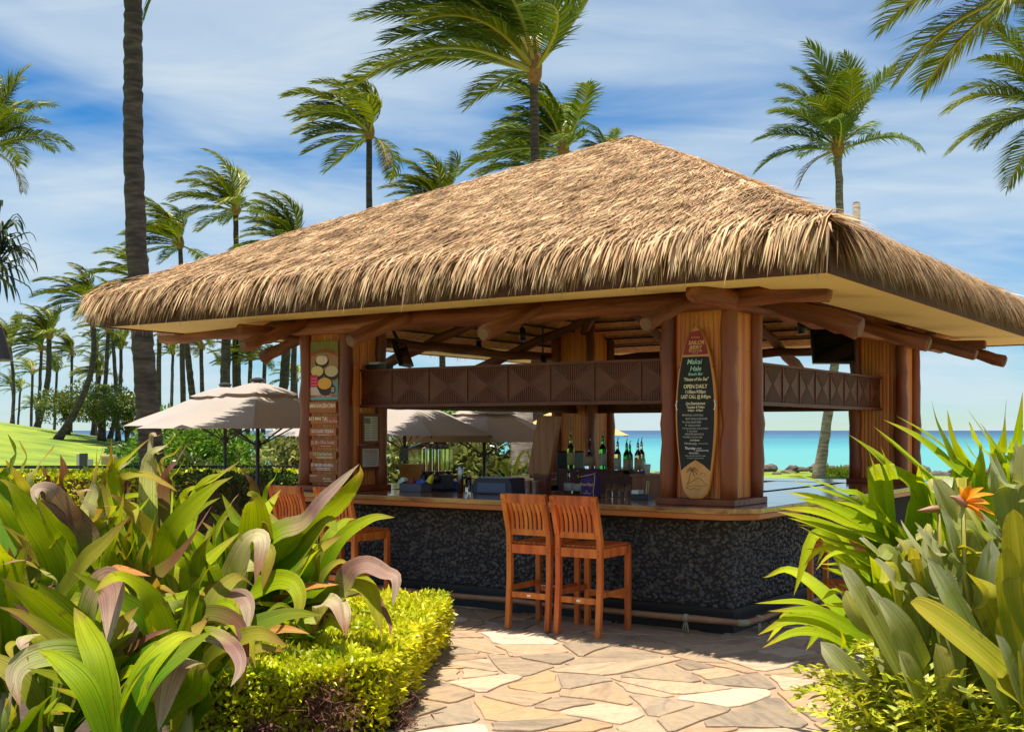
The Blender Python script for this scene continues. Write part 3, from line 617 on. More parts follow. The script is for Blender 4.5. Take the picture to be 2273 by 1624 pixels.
def foot_rail():
    z = .135; o = .17
    b = MB(); wob_log(b, (-LX-.1, -o, z), (o-.05, -o, z), .024, .026, 14, 10, .006, 5); b.build('foot_rail', M['rail'], bar, smooth=True)
    b = MB(); b.tube([(o-.06,-o,z),(o-.015,-o+.015,z),(o,-o+.07,z)], .027, 10); b.build('rail_elbow', M['rope'], bar, smooth=True)
    b = MB(); wob_log(b, (o, -o+.06, z), (o, 3.2, z), .025, .026, 10, 10, .006, 6); b.build('foot_rail', M['rail'], bar, smooth=True)
    for x, y in ((-.35,-o), (-2.1,-o), (-3.6,-o), (o, .12), (o,1.6)):
        b = MB(); b.lathe([(.030,-.022),(.033,-.01),(.033,.01),(.030,.022)], 10)
        lash = b.build('rope_lashing', M['rope'], bar, smooth=True, loc=(x,y,z), rot=(0,math.pi/2,0) if y == -o else (math.pi/2,0,0))
        for k in range(3):
            dx = (k-1)*.018; c = MB()
            pt = [(x+dx*.3,y,z-.02),(x+dx,y-.005,z*.5),(x+dx*1.6,y-.01,.012)] if y == -o else [(x,y+dx*.3,z-.02),(x+.005,y+dx,z*.5),(x+.01,y+dx*1.6,.012)]
            c.tube(pt, .007, 6).build('rope_leg', M['rope'], bar, smooth=True)
foot_rail()

def back_bar():                 # shelves in the middle of the bar
    y0 = 1.55
    MB().box(-2.75, -.95, y0, y0+.55, .02, 1.0).build('back_cabinet', M['brownboard'], bar)
    MB().box(-2.80, -.90, y0-.06, y0+.60, 1.0, 1.035).build('cabinet_top', M['slab'], bar)
    MB().box(-1.78, -.92, y0+.02, y0+.40, 1.035, 1.215).build('bottle_riser', M['brownboard'], bar)
    MB().box(-1.80, -.90, y0, y0+.42, 1.215, 1.235).build('riser_top', M['brownboard'], bar)
    MB().box(-2.72, -1.80, y0+.12, y0+.40, 1.035, 1.25).build('bottle_riser', M['darkwood'], bar)
    MB().box(-2.74, -1.805, y0+.10, y0+.42, 1.25, 1.27).build('riser_top', M['darkwood'], bar)
back_bar()
# ---------------------------------------------------------------- things at the bar
def lx_at(px, y):               # bar x of what is seen at picture column px when it stands at bar y
    r = (px - CX) / F; return (r*(O.y + CT*y) - O.x + ST*y) / (CT - r*ST)
def z_at(py, x, y): return CAMZ + (HY - py) / F * PL(x, y).y
def lettering(lines, name, parent, y=-.002, default=None):
    """lines: (text, x, z, size, material key, shear, width factor). One mesh part for each colour."""
    per = {}
    for tx, x, z, size, mk, shear, wf in lines:
        cu = bpy.data.curves.new('t', 'FONT'); cu.body = tx; cu.size = size; cu.align_x = 'CENTER'; cu.shear = shear; cu.resolution_u = 2; cu.space_character = .95; cu.offset = size*.012
        o = bpy.data.objects.new('t', cu); COL.objects.link(o); per.setdefault(mk, []).append((o, x, z, wf))
    bpy.context.view_layer.update(); dg = bpy.context.evaluated_depsgraph_get()
    for mk, lst in per.items():
        b = MB()
        for o, x, z, wf in lst:
            me = o.evaluated_get(dg).to_mesh(); b.add([(x + v.co.x*wf, y, z + v.co.y) for v in me.vertices], [tuple(p.vertices) for p in me.polygons]); o.evaluated_get(dg).to_mesh_clear()
            cu = o.data; bpy.data.objects.remove(o); bpy.data.curves.remove(cu)
        b.build(name, M[mk], parent)
def stroke(b, pts, w, y):       # flat line in the x,z plane
    for (x0,z0),(x1,z1) in zip(pts, pts[1:]):
        dx, dz = x1-x0, z1-z0; L = math.hypot(dx, dz) + 1e-9; nx, nz = -dz/L*w/2, dx/L*w/2
        b.add([(x0+nx,y,z0+nz),(x0-nx,y,z0-nz),(x1-nx,y,z1-nz),(x1+nx,y,z1+nz)], [(0,1,2,3)])

def make_stool():
    s = empty('bar_stool'); T = M['teak']; w, d = .195, .235; lg = .046
    h = .70
    for sx in (-1,1):
        MB().beam((sx*w, d, 0), (sx*w, d, h), lg, lg, (0,1,0)).build('leg', T, s, bevel=.004)
        # back leg: slightly raked below, leaning back above the seat
        b = MB(); prof = [(0,-d-.03),(.42,-d+.002),(h,-d),(.80,-d-.004),(1.135,-d-.10)]
        vs = []
        for z, y in prof: vs += [(sx*w-lg/2,y-lg/2,z),(sx*w+lg/2,y-lg/2,z),(sx*w+lg/2,y+lg/2,z),(sx*w-lg/2,y+lg/2,z)]
        fs = [(4*i+j, 4*i+(j+1)%4, 4*i+4+(j+1)%4, 4*i+4+j) for i in range(4) for j in range(4)] + [(3,2,1,0),(16,17,18,19)]
        b.add(vs, fs).build('leg', T, s, bevel=.004)
        MB().beam((sx*w,-d+.023,.335),(sx*w,d-.023,.335), .024, .045).build('stretcher', T, s, bevel=.003)
        MB().beam((sx*w,-d+.023,.672),(sx*w,d-.023,.672), .028, .075).build('seat_rail', T, s, bevel=.003)
        for z, y in ((1.09,-.352),(.815,-.265),(.69,-.261),(.655,-.261)):
            MB().lathe([(.005,0),(.005,.002)], 8).build('peg', M['ink'], s, loc=(sx*w, y-.0, z), rot=(math.pi/2,0,0))
    for y in (-d, d): MB().beam((-w+.023,y,.672),(w-.023,y,.672), .028, .075).build('seat_rail', T, s, bevel=.003)
    st = MB().beam((-w+.023,-d,.285),(w-.023,-d,.285), .024, .05).build('stretcher', T, s, bevel=.003)
    MB().box(-.018,.018,-d-.014,-d-.0115,.275,.293).build('label_plate', M['white'], st)
    fr = MB().beam((-w+.023,d,.285),(w-.023,d,.285), .028, .05).build('stretcher', T, s, bevel=.003)
    MB().box(-w+.03,w-.03,d-.018,d+.018,.311,.315).build('foot_plate', M['steel'], fr)
    for i in range(8):
        x = -w + (i+.5)*(2*w/8); MB().box(x-.021, x+.021, -d+.024, d+.035, .712, .730).build('seat_slat', T, s, bevel=.003)
    MB().box(-w-.02, w+.02, d+.0, d+.02, .700, .7115).build('seat_edge', T, s)
    # back: rails with eight curved slats
    def yb(z): return -d - .004 - .096*(z-.80)/.335
    MB().beam((-w+.023,yb(.815),.815),(w-.023,yb(.815),.815), .026, .052).build('back_rail', T, s, bevel=.003)
    MB().beam((-w-.023,yb(1.10)-.0,1.10),(w+.023,yb(1.10),1.10), .028, .080).build('back_rail', T, s, bevel=.004)
    for i in range(8):
        x = -w+.02 + (i+.5)*(2*w-.04)/8; b = MB(); vs = []; zs = [.838 + .228*k/5 for k in range(6)]
        for z in zs:
            y = yb(z) + .022*math.sin((z-.838)/.228*math.pi); vs += [(x-.014,y-.006,z),(x+.014,y-.006,z),(x+.014,y+.006,z),(x-.014,y+.006,z)]
        fs = [(4*k+j, 4*k+(j+1)%4, 4*k+4+(j+1)%4, 4*k+4+j) for k in range(5) for j in range(4)]
        b.add(vs, fs).build('back_slat', T, s)
    return s
stool0 = make_stool()
first = True
for x, y, rz, lab in ((-1.01,-.545,0,'orange teak bar stool nearest the bar corner, right one of the pair'), (-1.51,-.525,1.2,'orange teak bar stool left of the pair, under the steel cups'),
        (-3.62,-.55,0,'orange teak bar stool behind the lilies with its seat in view'), (-4.20,-.56,-1.5,'orange teak bar stool at the far left end, only its back in view')):
    s = stool0 if first else copy_tree(stool0); first = False
    s.location = PL(x, y, .012); s.rotation_euler = (0,0,TH+R(rz)); tag(s, lab, 'bar stool', 'bar stools along the counter')
for y, lab in ((.98,'shaded bar stool on the right side of the bar behind the lily leaves'),):
    s = copy_tree(stool0); s.location = PL(.60, y, .012); s.rotation_euler = (0,0,TH+R(90)); tag(s, lab, 'bar stool', 'bar stools along the counter')

# surfboard menu on the corner pillar
def surfboard():
    s = empty('surfboard_menu', PL(-.335, .020, 1.108), TH); tag(s, 'surfboard shaped chalkboard menu with maroon top on the corner pillar', 'menu board')
    H, W = 1.44, .375
    def half(z):
        t = z/H
        if t < .06: return W*.5*(.30 + .36*math.sqrt(t/.06))
        if t < .5: return W*.5*(.66 + .34*math.sin((t-.06)/.44*math.pi/2))
        return W*.5*math.cos((t-.5)/.5*math.pi/2)**.55 if t < 1 else 0
    def outline(k, z0=0, z1=H, n=40):
        zs = [z0 + (z1-z0)*i/n for i in range(n+1)]; return [(half(z)*k, z) for z in zs] + [(-half(z)*k, z) for z in reversed(zs)]
    def face(poly, y, name, m, par):
        poly = [p for i, p in enumerate(poly) if i == 0 or abs(p[0]-poly[i-1][0]) + abs(p[1]-poly[i-1][1]) > 1e-5]
        return MB().plate(poly, y, y+.004).build(name, m, par)
    b = MB().plate(outline(1), -.032, 0).build('board', M['board_edge'], s, bevel=.006)
    face([(x*.94, .015 + z*.978) for x, z in outline(1)], -.036, 'face', M['board_wood'], s)
    zc0, zc1 = .235, 1.185
    zs = [zc0 + (zc1-zc0)*i/24 for i in range(25)]
    pan = [(half(z)*.90, z) for z in zs] + [(-half(z)*.90, z) for z in reversed(zs)] + [(0, .305)]
    # lower rim of the chalk panel is a pointed arch
    pan = [(half(z)*.90, z) for z in zs] + [(-half(z)*.90, z) for z in reversed(zs)]
    arch = [(-half(.235)*.9, .235), (-.07,.285), (0,.325), (.07,.285)]
    pan += arch[1:]
    face(pan, -.039, 'chalk_panel', M['chalkboard'], s)
    zs = [1.203 + (H-.035-1.203)*i/16 for i in range(17)]
    face([(half(z)*.90, z) for z in zs] + [(-half(z)*.90, z) for z in reversed(zs)][1:], -.0385, 'maroon_panel', M['maroon'], s)
    c, w_, g, t = 'chalk_cream','chalk_white','chalk_grey','chalk_teal'
    L = [('THE ORIGINAL',0,1.342,.013,'gold',0,1), ('SAILOR',.008,1.288,.046,'gold',.2,1), ('JERRY',.0,1.248,.046,'gold',.2,1), ('SPICED RUM',0,1.226,.020,'gold',0,1.1), ('EST. HAWAII',0,1.211,.010,'gold',0,1),
      ('Makai',-.012,1.125,.058,t,.25,1.05), ('Hale',.0,1.068,.058,t,.25,1), ('Beach Bar',.0,1.030,.036,t,.2,.95), ('"House of the Sea"',.003,.985,.040,c,.3,.78),
      ('OPEN DAILY',0,.922,.047,c,0,.85), ('11:00am-9:00pm',0,.880,.040,c,0,.75), ('LAST CALL @ 8:45pm',.003,.838,.042,c,0,.72),
      ('{                  }',0,.760,.085,w_,0,.85), ('Live Entertainment',0,.785,.034,c,.25,.72), ('Tuesdays & Fridays',0,.756,.029,c,.25,.78), ('5:00pm - 8:00pm',0,.730,.024,c,0,.9),
      ('TROPICAL COCKTAILS',-.02,.690,.023,g,0,.8), ('SOFT DRINKS & SMOOTHIES',.014,.660,.021,g,0,.75), ('LOCAL DRAFT BEER',-.022,.632,.022,g,0,.8), ('VARIOUS WINES',-.01,.605,.020,g,0,.8),
      ('POLISH HOT DOG - ROD OF CANDY',.005,.580,.019,g,0,.72), ('ICE CREAM',-.02,.557,.019,g,0,.8), ('ASSORTED BAR SNACKS',-.006,.533,.020,g,0,.8), ('COFFEE, COCOA & TEAS',-.02,.507,.020,g,0,.8), ('SOUPS MORE',-.006,.482,.017,'chalk_cream',0,.9),
      ('Wednesday',-.045,.452,.029,g,.2,.9), ('SPECIAL OF WINE',.07,.456,.014,g,0,.8), ('Thursday',-.05,.412,.031,w_,.2,.9), ('BURGER',.035,.416,.014,w_,0,.9), ('BURGERS & DRAFT BEER',.062,.398,.014,w_,0,.8),
      ('WE ACCEPT...',-.01,.375,.018,w_,0,.9), ('CASH / VISA / MC / DISCOVER / AMEX',.0,.354,.014,g,0,.85), ('ADD 18% TO ROOM CHARGES',.0,.335,.013,g,0,.9)]
    for tx, x, z in (('+',-.115,.690),('+',-.083,.660),('+',-.112,.632),('+',-.085,.605),('+',-.115,.580),('+',-.07,.557),('+',-.09,.533),('+',-.11,.507)): L.append((tx, x, z, .026, 'chalk_cream' if z > .6 else g, 0, 1))
    lettering(L, 'chalk_writing', s, -.0402)
    b = MB(); y = -.0372
    stroke(b, [(-.075,.120),(-.02,.150),(.02,.175),(.05,.165),(.085,.128),(.11,.118)], .004, y); stroke(b, [(-.09,.105),(0,.110),(.10,.108)], .003, y-.0002)
    stroke(b, [(-.075,.115),(-.06,.155),(-.05,.20),(-.03,.235)], .005, y-.0004)
    for a in (20, 60, 110, 150, 190, 330, 290): stroke(b, [(-.03,.235),(-.03+.03*math.cos(R(a)),.235+.026*math.sin(R(a))+.006),(-.03+.055*math.cos(R(a)),.222+.035*math.sin(R(a)))], .007, y-.0006)
    for k in range(5): stroke(b, [(-.09+.03*k,.085-.01*(k%2)),(-.06+.03*k,.088-.01*(k%2))], .004, y-.0008)
    stroke(b, [(.04,.20),(.06,.22),(.085,.215),(.09,.195),(.075,.19)], .003, y-.001)
    b.build('ink_drawing', M['ink'], s)
    MB().tube([(.155,-.0,.98+.12),(.175,-.02,1.10),(.16,-.045,1.10)], .007, 6).build('peg_hook', M['post'], s)
    MB().tube([(-.155,-.0,.98+.12),(-.175,-.02,1.10),(-.16,-.045,1.10)], .007, 6).build('peg_hook', M['post'], s)
surfboard()

# poster and menu boards on the left pillar
def poster():
    x0 = -LX + .35; y = .062
    zt, zb = 2.605, 1.995
    s = empty('food_poster', PL(x0, y, zb), TH); tag(s, 'colourful poster of coconut bowls high on the left pillar', 'poster')
    W, H = .385, zt-zb
    MB().box(-W/2, W/2, -.008, 0, 0, H).build('poster_sheet', paint('poster_brown', (.36,.20,.11)), s)
    MB().box(-W/2+.001, W/2-.001, -.0105, -.0085, H*.80, H-.001).build('poster_top', mat('poster_green', [(.12,.16,.03),(.25,.20,.06)], scale=12), s)
    MB().box(-W/2+.001, W/2-.001, -.0105, -.0085, .001, .028).build('poster_band', paint('poster_teal', (.10,.42,.40)), s)
    MB().box(-W/2+.001, W/2-.001, -.0107, -.0085, .030, .048).build('poster_band', paint('poster_pink', (.62,.05,.14)), s)
    tl = MB(); tl.plate([(.09,.05),(W/2-.001,.05),(W/2-.001,.19),(.14,.19)], -.0104, -.0085).build('poster_patch', paint('poster_teal2', (.12,.34,.30)), s)
    MB().plate([(-W/2+.001,.05),(-.02,.05),(-.06,.14),(-W/2+.001,.15)], -.0103, -.0085).build('poster_patch', paint('poster_white', (.62,.52,.46)), s)
    def disc(cx, cz, rx, rz, y, m, name): MB().plate([(cx+rx*math.cos(2*math.pi*k/28), cz+rz*math.sin(2*math.pi*k/28)) for k in range(28)], y, y+.0018).build(name, m, s)
    shell = paint('coconut_shell', (.035,.022,.018)); 
    for cx, cz, r, c in ((-.03,.415,.085,(.74,.60,.50)), (-.095,.30,.090,(.72,.56,.22)), (.105,.295,.095,(.60,.47,.30)), (.01,.17,.100,(.80,.40,.06))):
        disc(cx, cz-.02, r*1.12, r*.78, -.0125, shell, 'coconut_shell'); disc(cx, cz, r*.96, r*.60, -.0140, mat('fruit', [c, tuple(v*1.1 for v in c)], scale=30), 'fruit_filling')
    disc(.015, .095, .085, .05, -.0118, shell, 'coconut_shell')
    disc(.125, .105, .036, .045, -.0142, paint('print_brown', (.11,.04,.03)), 'round_print')
    for k in range(3): MB().box(.105,.145,-.0150,-.0142,.083+.017*k,.089+.017*k).build('white_bar', M['white'], s)
    MB().box(-W/2+.002, -.085, -.0150, -.0135, .135, .262).build('pink_tag', paint('poster_magenta', (.62,.02,.12)), s)
    for k in range(3): MB().box(-W/2+.015, -.097, -.0158, -.0150, .155+.033*k, .160+.033*k).build('tag_line', M['chalk_pink'], s)
    L = []
    word = 'Fruit in da Coconut'
    for i, ch in enumerate(word):
        a = (i - (len(word)-1)/2)/(len(word)-1); L.append((ch, a*.355, H-.115 - .20*a*a, .062, 'red_print', 0, 1))
    L.append(('by Coconut Glen', 0, H-.155, .018, 'ink', .2, 1)); L.append(('coconut   dairy free   gluten free', 0, .034, .014, 'chalk_white', 0, 1.2))
    lettering(L, 'poster_lettering', s, -.0165)
poster()
boards = [(890.3,916,'wooden board with the hashtag line, topmost of the left pillar',[('#MAKAIHALEBEACHBAR',0,.45,.062,'chalk_cream')]),
    (923,940.4,'wooden menu board with yellow lettering, second down',[('$13 MAI TAI',-.08,.45,.052,'chalk_cream'),('$14 Nui Pina',.10,.18,.038,'chalk_pink')]),
    (949,967,'wooden menu board with pale lettering and underline, third down',[('$13 CLASSIC TEQUILA',0,.40,.046,'chalk_white'),('--------------------',.02,.02,.036,'chalk_white')]),
    (974,991,'wooden menu board with pink lettering, fourth down',[('$13',-.14,.32,.05,'chalk_pink'),('Ko Olina Sunset',.02,.38,.050,'chalk_pink'),('----------------',.03,.0,.03,'chalk_cream')]),
    (1001,1018.6,'wooden menu board with green lettering, fifth down',[('$13  Frozen Deep Freeze',.0,.5,.044,'chalk_green'),('coconut & pineapple with fresh lime',.03,.22,.020,'chalk_cream'),('served by the glass or shared',.03,.08,.018,'chalk_cream')]),
    (1026,1045,'wooden menu board with white capitals, sixth down',[('$7  MALIBU HIGHBALL',-.02,.55,.042,'chalk_white'),('tropical juices, light rum',-.01,.28,.022,'chalk_white'),('served over crushed ice',0,.10,.020,'chalk_white')]),
    (1052,1071,'plain wooden menu board, lowest of the left pillar',[('SHAVE ICE',-.13,.72,.022,'chalk_cream'),('$9 scoop',.06,.4,.03,'chalk_cream'),('ask for flavors',.08,.15,.022,'chalk_cream')])]
for k, (y0, y1, lab, tx) in enumerate(boards):
    x0 = -LX+.345; yb_ = .058; zt, zb = z_at(y0, x0, yb_), z_at(y1, x0, yb_); h = zt-zb
    s = empty('menu_sign', PL(x0 + (.012 if k % 2 else -.006), yb_, zb), TH); tag(s, lab, 'menu sign', 'small wooden menu boards on the left pillar')
    w = .375
    MB().box(-w/2, w/2, -.018, 0, 0, h).build('board', M['menu_board'], s, bevel=.003)
    lettering([(t, x, h*fz, sz, m, 0, min(1, .34/(max(len(t),4)*sz*.55))) for t, x, fz, sz, m in tx], 'chalk_writing', s, -.0195)

def notice(px0, px1, py0, py1, lab, kind):
    x = -LX+.35+.30; 
    # on the side of the left pillar that looks along the counter
    def yy(px):
        r = (px-CX)/F; return (r*(O.y+ST*x) - O.x - CT*x)/(-ST - r*CT)
    ya, yb_ = yy(px0), yy(px1); zt, zb = z_at(py0, x, ya), z_at(py1, x, ya)
    s = empty('framed_notice', PL(x, (ya+yb_)/2, zb), TH+math.pi/2); tag(s, lab, 'notice'); w = abs(yb_-ya); h = zt-zb; f = .03
    MB().box(-w/2,w/2,-.010,0,0,h).build('sheet', M['paper'], s)
    for bx in ((-w/2-f,-w/2,0-f,h+f),(w/2,w/2+f,0-f,h+f),(-w/2,w/2,-f,0),(-w/2,w/2,h,h+f)): MB().box(bx[0],bx[1],-.022,0,bx[2],bx[3]).build('frame', M['redwood'], s)
    if kind: 
        lettering([('IT IS ILLEGAL',0,h-.045,.040,'red_print',0,min(1,.9*w/.26))] + [(t,0,h-.065-.021*i,.0135,'greyink',0,w/.25) for i,t in enumerate(('to sell or serve alcohol to any person','under the age of twenty one years or to','anyone who is already intoxicated.','Valid identification must be shown','on request at any time. Thank you','for your understanding and aloha.'))], 'lettering', s, -.0112)
    else:
        MB().box(-w*.42,-w*.02,-.0112,-.0105,h*.70,h*.94).build('photo', mat('grey_photo', [(.06,.06,.055),(.32,.30,.24)], scale=40), s)
        b = MB()
        for i in range(9):
            for cx_ in (-.25,.25):
                if i < 3 and cx_ < 0: continue
                b.box(cx_*w-.19*w, cx_*w+.19*w, -.0112, -.0105, h*(.93-.1*i)-.006, h*(.93-.1*i))
        b.build('print_lines', M['greyink'], s)
notice(805.5,836.6,923.8,978.4,'framed newspaper page on the left pillar, upper frame',0)
notice(801,840,995,1036,'framed warning notice with red heading on the left pillar, lower frame',1)

def place(name, px, yl, z, lab, cat, group=None, rz=0):
    o = empty(name, PL(lx_at(px, yl), yl, z), TH+R(rz)); return tag(o, lab, cat, group)
# bottles
GL = {'green': glass('green_glass', (.10,.62,.12)), 'clear': glass('clear_glass', (.93,.96,.95)), 'olive': glass('olive_glass', (.50,.55,.14))}
M['whisky'] = glass('amber_drink', (.55,.22,.05)); M['label_tan'] = mat('label_tan', [(.42,.30,.17),(.52,.40,.24)], scale=30, rough=.8); M['label_yel'] = mat('label_yellow', [(.55,.52,.16),(.64,.60,.25)], scale=30, rough=.8); M['label_pale'] = mat('label_pale', [(.55,.55,.46),(.66,.66,.58)], scale=30, rough=.8)
M['purple'] = mat('purple_velvet', [(.035,.014,.085),(.07,.03,.15)], scale=9, rough=.85)
M['wax'] = paint('red_wax', (.16,.012,.025), .4)
def bottle(px, yl, z, h, r, gl, lab_m, lab, shape='tall', wax=None):
    s = place('bottle', px, yl, z, lab, 'bottle', 'liquor bottles on the back bar')
    if shape == 'tall': pr = [(r*.9,0),(r,.006),(r,h*.56),(r*.9,h*.62),(r*.42,h*.72),(r*.36,h*.88),(r*.42,h*.885),(r*.42,h*.91)]
    elif shape == 'round': pr = [(r*.9,0),(r,.01),(r*1.02,h*.28),(r*.9,h*.40),(r*.55,h*.52),(r*.32,h*.60),(r*.28,h*.88),(r*.34,h*.89),(r*.34,h*.91)]
    else: pr = [(r*.9,0),(r,.008),(r,h*.60),(r*.8,h*.70),(r*.36,h*.80),(r*.34,h*.91)]
    MB().lathe(pr, 16).build('glass_body', GL[gl], s, smooth=True)
    MB().lathe([(r*1.02,h*.12),(r*1.02,h*.46)], 16).build('bottle_label', M[lab_m], s, smooth=True)
    if wax: MB().lathe([(r*.40,h*.66),(r*.42,h*.70),(r*.39,h*.90),(r*.30,h*.915)], 12).build('wax_seal', M[wax], s, smooth=True)
    MB().lathe([(r*.30,h*.905),(r*.34,h*.92),(r*.25,h*.955),(r*.16,h*.96)], 10).build('stopper', M['blackplastic'], s, smooth=True)
    MB().tube([(0,0,h*.955),(.002,0,h*1.03),(.010,0,h*1.09)], [.006,.005,.004], 6).build('pour_spout', M['chrome'], s, smooth=True)
zc = 1.05
bottle(1267, 1.72, 1.27, .37, .040, 'olive','label_yel','green bottle with big yellow label before the black machine')
bottle(1309, 1.72, 1.27, .30, .058, 'clear','label_tan','squat clear bottle with dark red wax neck behind the purple bag','round','wax')
bottle(1338, 1.75, 1.27, .36, .041, 'green','label_pale','bright green bottle with pale label, right of the waxed one')
bottle(1371, 1.70, 1.235, .34, .036, 'clear','label_pale','slim clear bottle standing against the sea, leftmost there')
bottle(1391, 1.66, 1.235, .33, .036, 'green','label_tan','green necked bottle with tan label, before the sea')
bottle(1398, 1.85, 1.235, .31, .034, 'green','label_pale','green bottle half hidden behind the tan labelled one')
bottle(1416, 1.66, 1.235, .33, .036, 'clear','label_tan','clear bottle with brown label, right of the green one')
bottle(1424, 1.82, 1.235, .34, .034, 'clear','label_pale','clear bottle with yellowish label at the right end of the row')
bottle(1262, 1.30, 1.036, .23, .050, 'clear','label_pale','squat clear bottle low on the cabinet left of the purple bag','round')
bottle(1281, 1.33, 1.036, .22, .046, 'olive','label_pale','squat olive bottle tucked against the purple bag','round')
for k_, px_ in enumerate((1352,1366,1380,1394)):
    g_ = place('tumbler_glass', px_, .80+.05*(k_%2), zc-.0, ('leftmost','second','third','rightmost')[k_]+' upturned glass of the row beside the purple bag', 'glass', 'glasses beside the purple bag')
    MB().lathe([(.034,0),(.036,.004),(.028,.12),(.026,.122)], 14).build('glass_body', GL['clear'], g_, smooth=True)
g_ = place('napkin_caddy', 1425, .55, zc, 'black napkin caddy on the counter left of the corner pillar', 'caddy'); MB().box(-.09,.09,-.06,.06,0,.05).build('tray', M['blackplastic'], g_, bevel=.004); MB().box(-.08,-.01,-.05,.05,.051,.085).build('napkin_stack', M['white'], g_)
for x_, c_ in ((.02,'red_print'),(.04,'chalk_green'),(.06,'gold')): MB().tube([(x_,0,.051),(x_+.008,.01,.17)], .004, 6).build('straw', M[c_], g_)
# purple drawstring bag
def bag():
    s = place('gift_bag', 1311, .50, zc, 'purple cloth bag with gold lettering on the counter', 'bag'); W, H, T = .185, .235, .10
    vs = []; lv = ((0,.92,.9),(.02,1,1),(.10,.99,.95),(.17,.97,.85),(.215,.96,.7),(.235,.97,.55))
    n = 20
    for z, kx, ky in lv:
        for j in range(n):
            a = 2*math.pi*j/n; c, sn = math.cos(a), math.sin(a); k = 1/max(abs(c), abs(sn))**.75
            vs.append((c*k*W/2*kx + .006*math.sin(3*a+z*40), sn*k*T/2*ky + .005*math.sin(5*a+z*30), z + (.03*c if z > .2 else 0)))
    fs = [(i*n+j, i*n+(j+1)%n, (i+1)*n+(j+1)%n, (i+1)*n+j) for i in range(len(lv)-1) for j in range(n)] + [tuple(range(n-1,-1,-1))]
    MB().add(vs, fs).build('cloth', M['purple'], s, smooth=True)
    MB().tube([(-.088,-.052,.195),(-.03,-.056,.205),(.03,-.054,.217),(.075,-.045,.232)], .004, 6).build('gold_trim', M['gold'], s, smooth=True)
    MB().tube([(.070,-.053,.0),(.060,-.058,.06),(.072,-.057,.13),(.075,-.049,.22)], .004, 6).build('gold_trim', M['gold'], s, smooth=True)
    lettering([('Crown Royal',-.012,.115,.040,'gold',.25,.70),('TEE',-.01,.058,.016,'chalk_pink',0,1),('THE REGALLY',-.005,.040,.015,'chalk_pink',0,1)], 'gold_lettering', s, -.0605)
bag()
for px, lab in ((1173,'steel shaker cup on the counter, left of two'), (1189,'steel shaker cup on the counter, right of two')):
    s = place('shaker_cup', px, .42, zc, lab, 'shaker cup', 'steel shaker cups'); MB().lathe([(.030,0),(.032,.004),(.043,.150),(.045,.153),(.041,.150),(.030,.01),(.005,.008)], 24).build('cup', M['steel'], s, smooth=True)
# slate blue register, tilted screen
s = place('cash_register', 1108, .62, zc, 'low slate blue cash register with sloped black case', 'cash register')
b = MB(); b.plate([(-.235,0),(.235,0),(.235,.10),(.20,.155),(-.20,.155),(-.235,.10)], -.13, .16).build('case', paint('slate_case', (.028,.032,.045), .45), s, bevel=.006)
MB().plate([(-.175,.018),(.175,.018),(.165,.112),(-.165,.112)], -.137, -.131).build('front_panel', paint('slate_panel', (.085,.115,.19), .5), s)
MB().box(-.20,.20,-.12,.14,.157,.163).build('top_plate', paint('grey_top', (.20,.20,.22), .35), s)
# leaning wide board on its stand
s = place('display_board', 1200, .95, 1.0, 'tall brown plank board leaning to the right behind the cups', 'board')
b = MB(); b.plate([(-.145,.24),(.115,.24),(.235,.82),(-.02,.82)], -.03, .03).build('plank', M['brownboard'], s, bevel=.006)
MB().box(-.10,.12,-.05,.07,.20,.235).build('ledge', M['redwood'], s); MB().box(-.06,.09,-.04,.06,-.98,.20).build('stand', M['redwood'], s)
# black machine fixed in front of the rear pillar
s = place('speaker_cabinet', 1264, 2.25, 1.05, 'black box speaker behind the green bottle', 'speaker')
MB().box(-.115,.115,-.10,.14,0,.40).build('cabinet', M['blackplastic'], s, bevel=.02); MB().box(-.095,.095,-.108,-.101,.04,.36).build('grille', M['black'], s); MB().box(-.02,.02,-.11,-.108,.05,.09).build('badge', M['chalk_grey'], s)
MB().box(-.09,.09,-.08,.12,-1.03,0).build('stand', M['darkwood'], s)
# white cup
s = place('paper_cup', 1437, 1.63, 1.235, 'white paper cup with a straw at the end of the bottles', 'cup'); MB().lathe([(.024,0),(.034,.10),(.035,.102),(.030,.10)], 16).build('cup', M['white'], s, smooth=True); MB().tube([(.0,0,.01),(-.03,0,.16)], .003, 6).build('straw', M['blackplastic'], s)
# clear dispenser cabinet with boxes of garnish
s = place('drink_dispenser', 938, .78, zc, 'clear acrylic dispenser with amber tray and red taps', 'dispenser')
ac = glass('acrylic', (.90,.93,.90), .05)
MB().box(-.30,.0,-.02,.20,.02,.27).build('amber_tray', mat('amber_tray', [(.28,.10,.02),(.42,.18,.04)], scale=5, rough=.25), s, bevel=.01)
for k in range(3): MB().box(.02+.085*k,.095+.085*k,-.03,.19,.20,.44).build('juice_tank', ac, s, bevel=.008); 
for k in range(3): MB().box(.03+.085*k,.085+.085*k,0,.12,.442,.49).build('tank_lid', mat('dark_lid', [(.10,.05,.04),(.22,.14,.12)], rough=.4), s, bevel=.01)
for k in range(3): MB().box(.045+.085*k,.062+.085*k,-.045,-.031,.17,.28).build('tap', paint('red_tap', (.35,.015,.03), .35), s); MB().lathe([(.036,0),(.038,.05),(.02,.09),(.01,.1)], 12, (.055+.085*k,-.05,.09)).build('knob', M['blackplastic'], s, smooth=True)
MB().box(-.30,.005,-.02,.20,.30,.42).build('lid_case', ac, s); MB().add([(-.30,-.02,.421),(.005,-.02,.421),(.005,.2,.421),(-.30,.2,.421),(-.05,.0,.50),(.005,.0,.50),(.005,.18,.50),(-.05,.18,.50)],[(0,1,5,4),(1,2,6,5),(2,3,7,6),(3,0,4,7),(4,5,6,7)]).build('sloped_lid', ac, s)
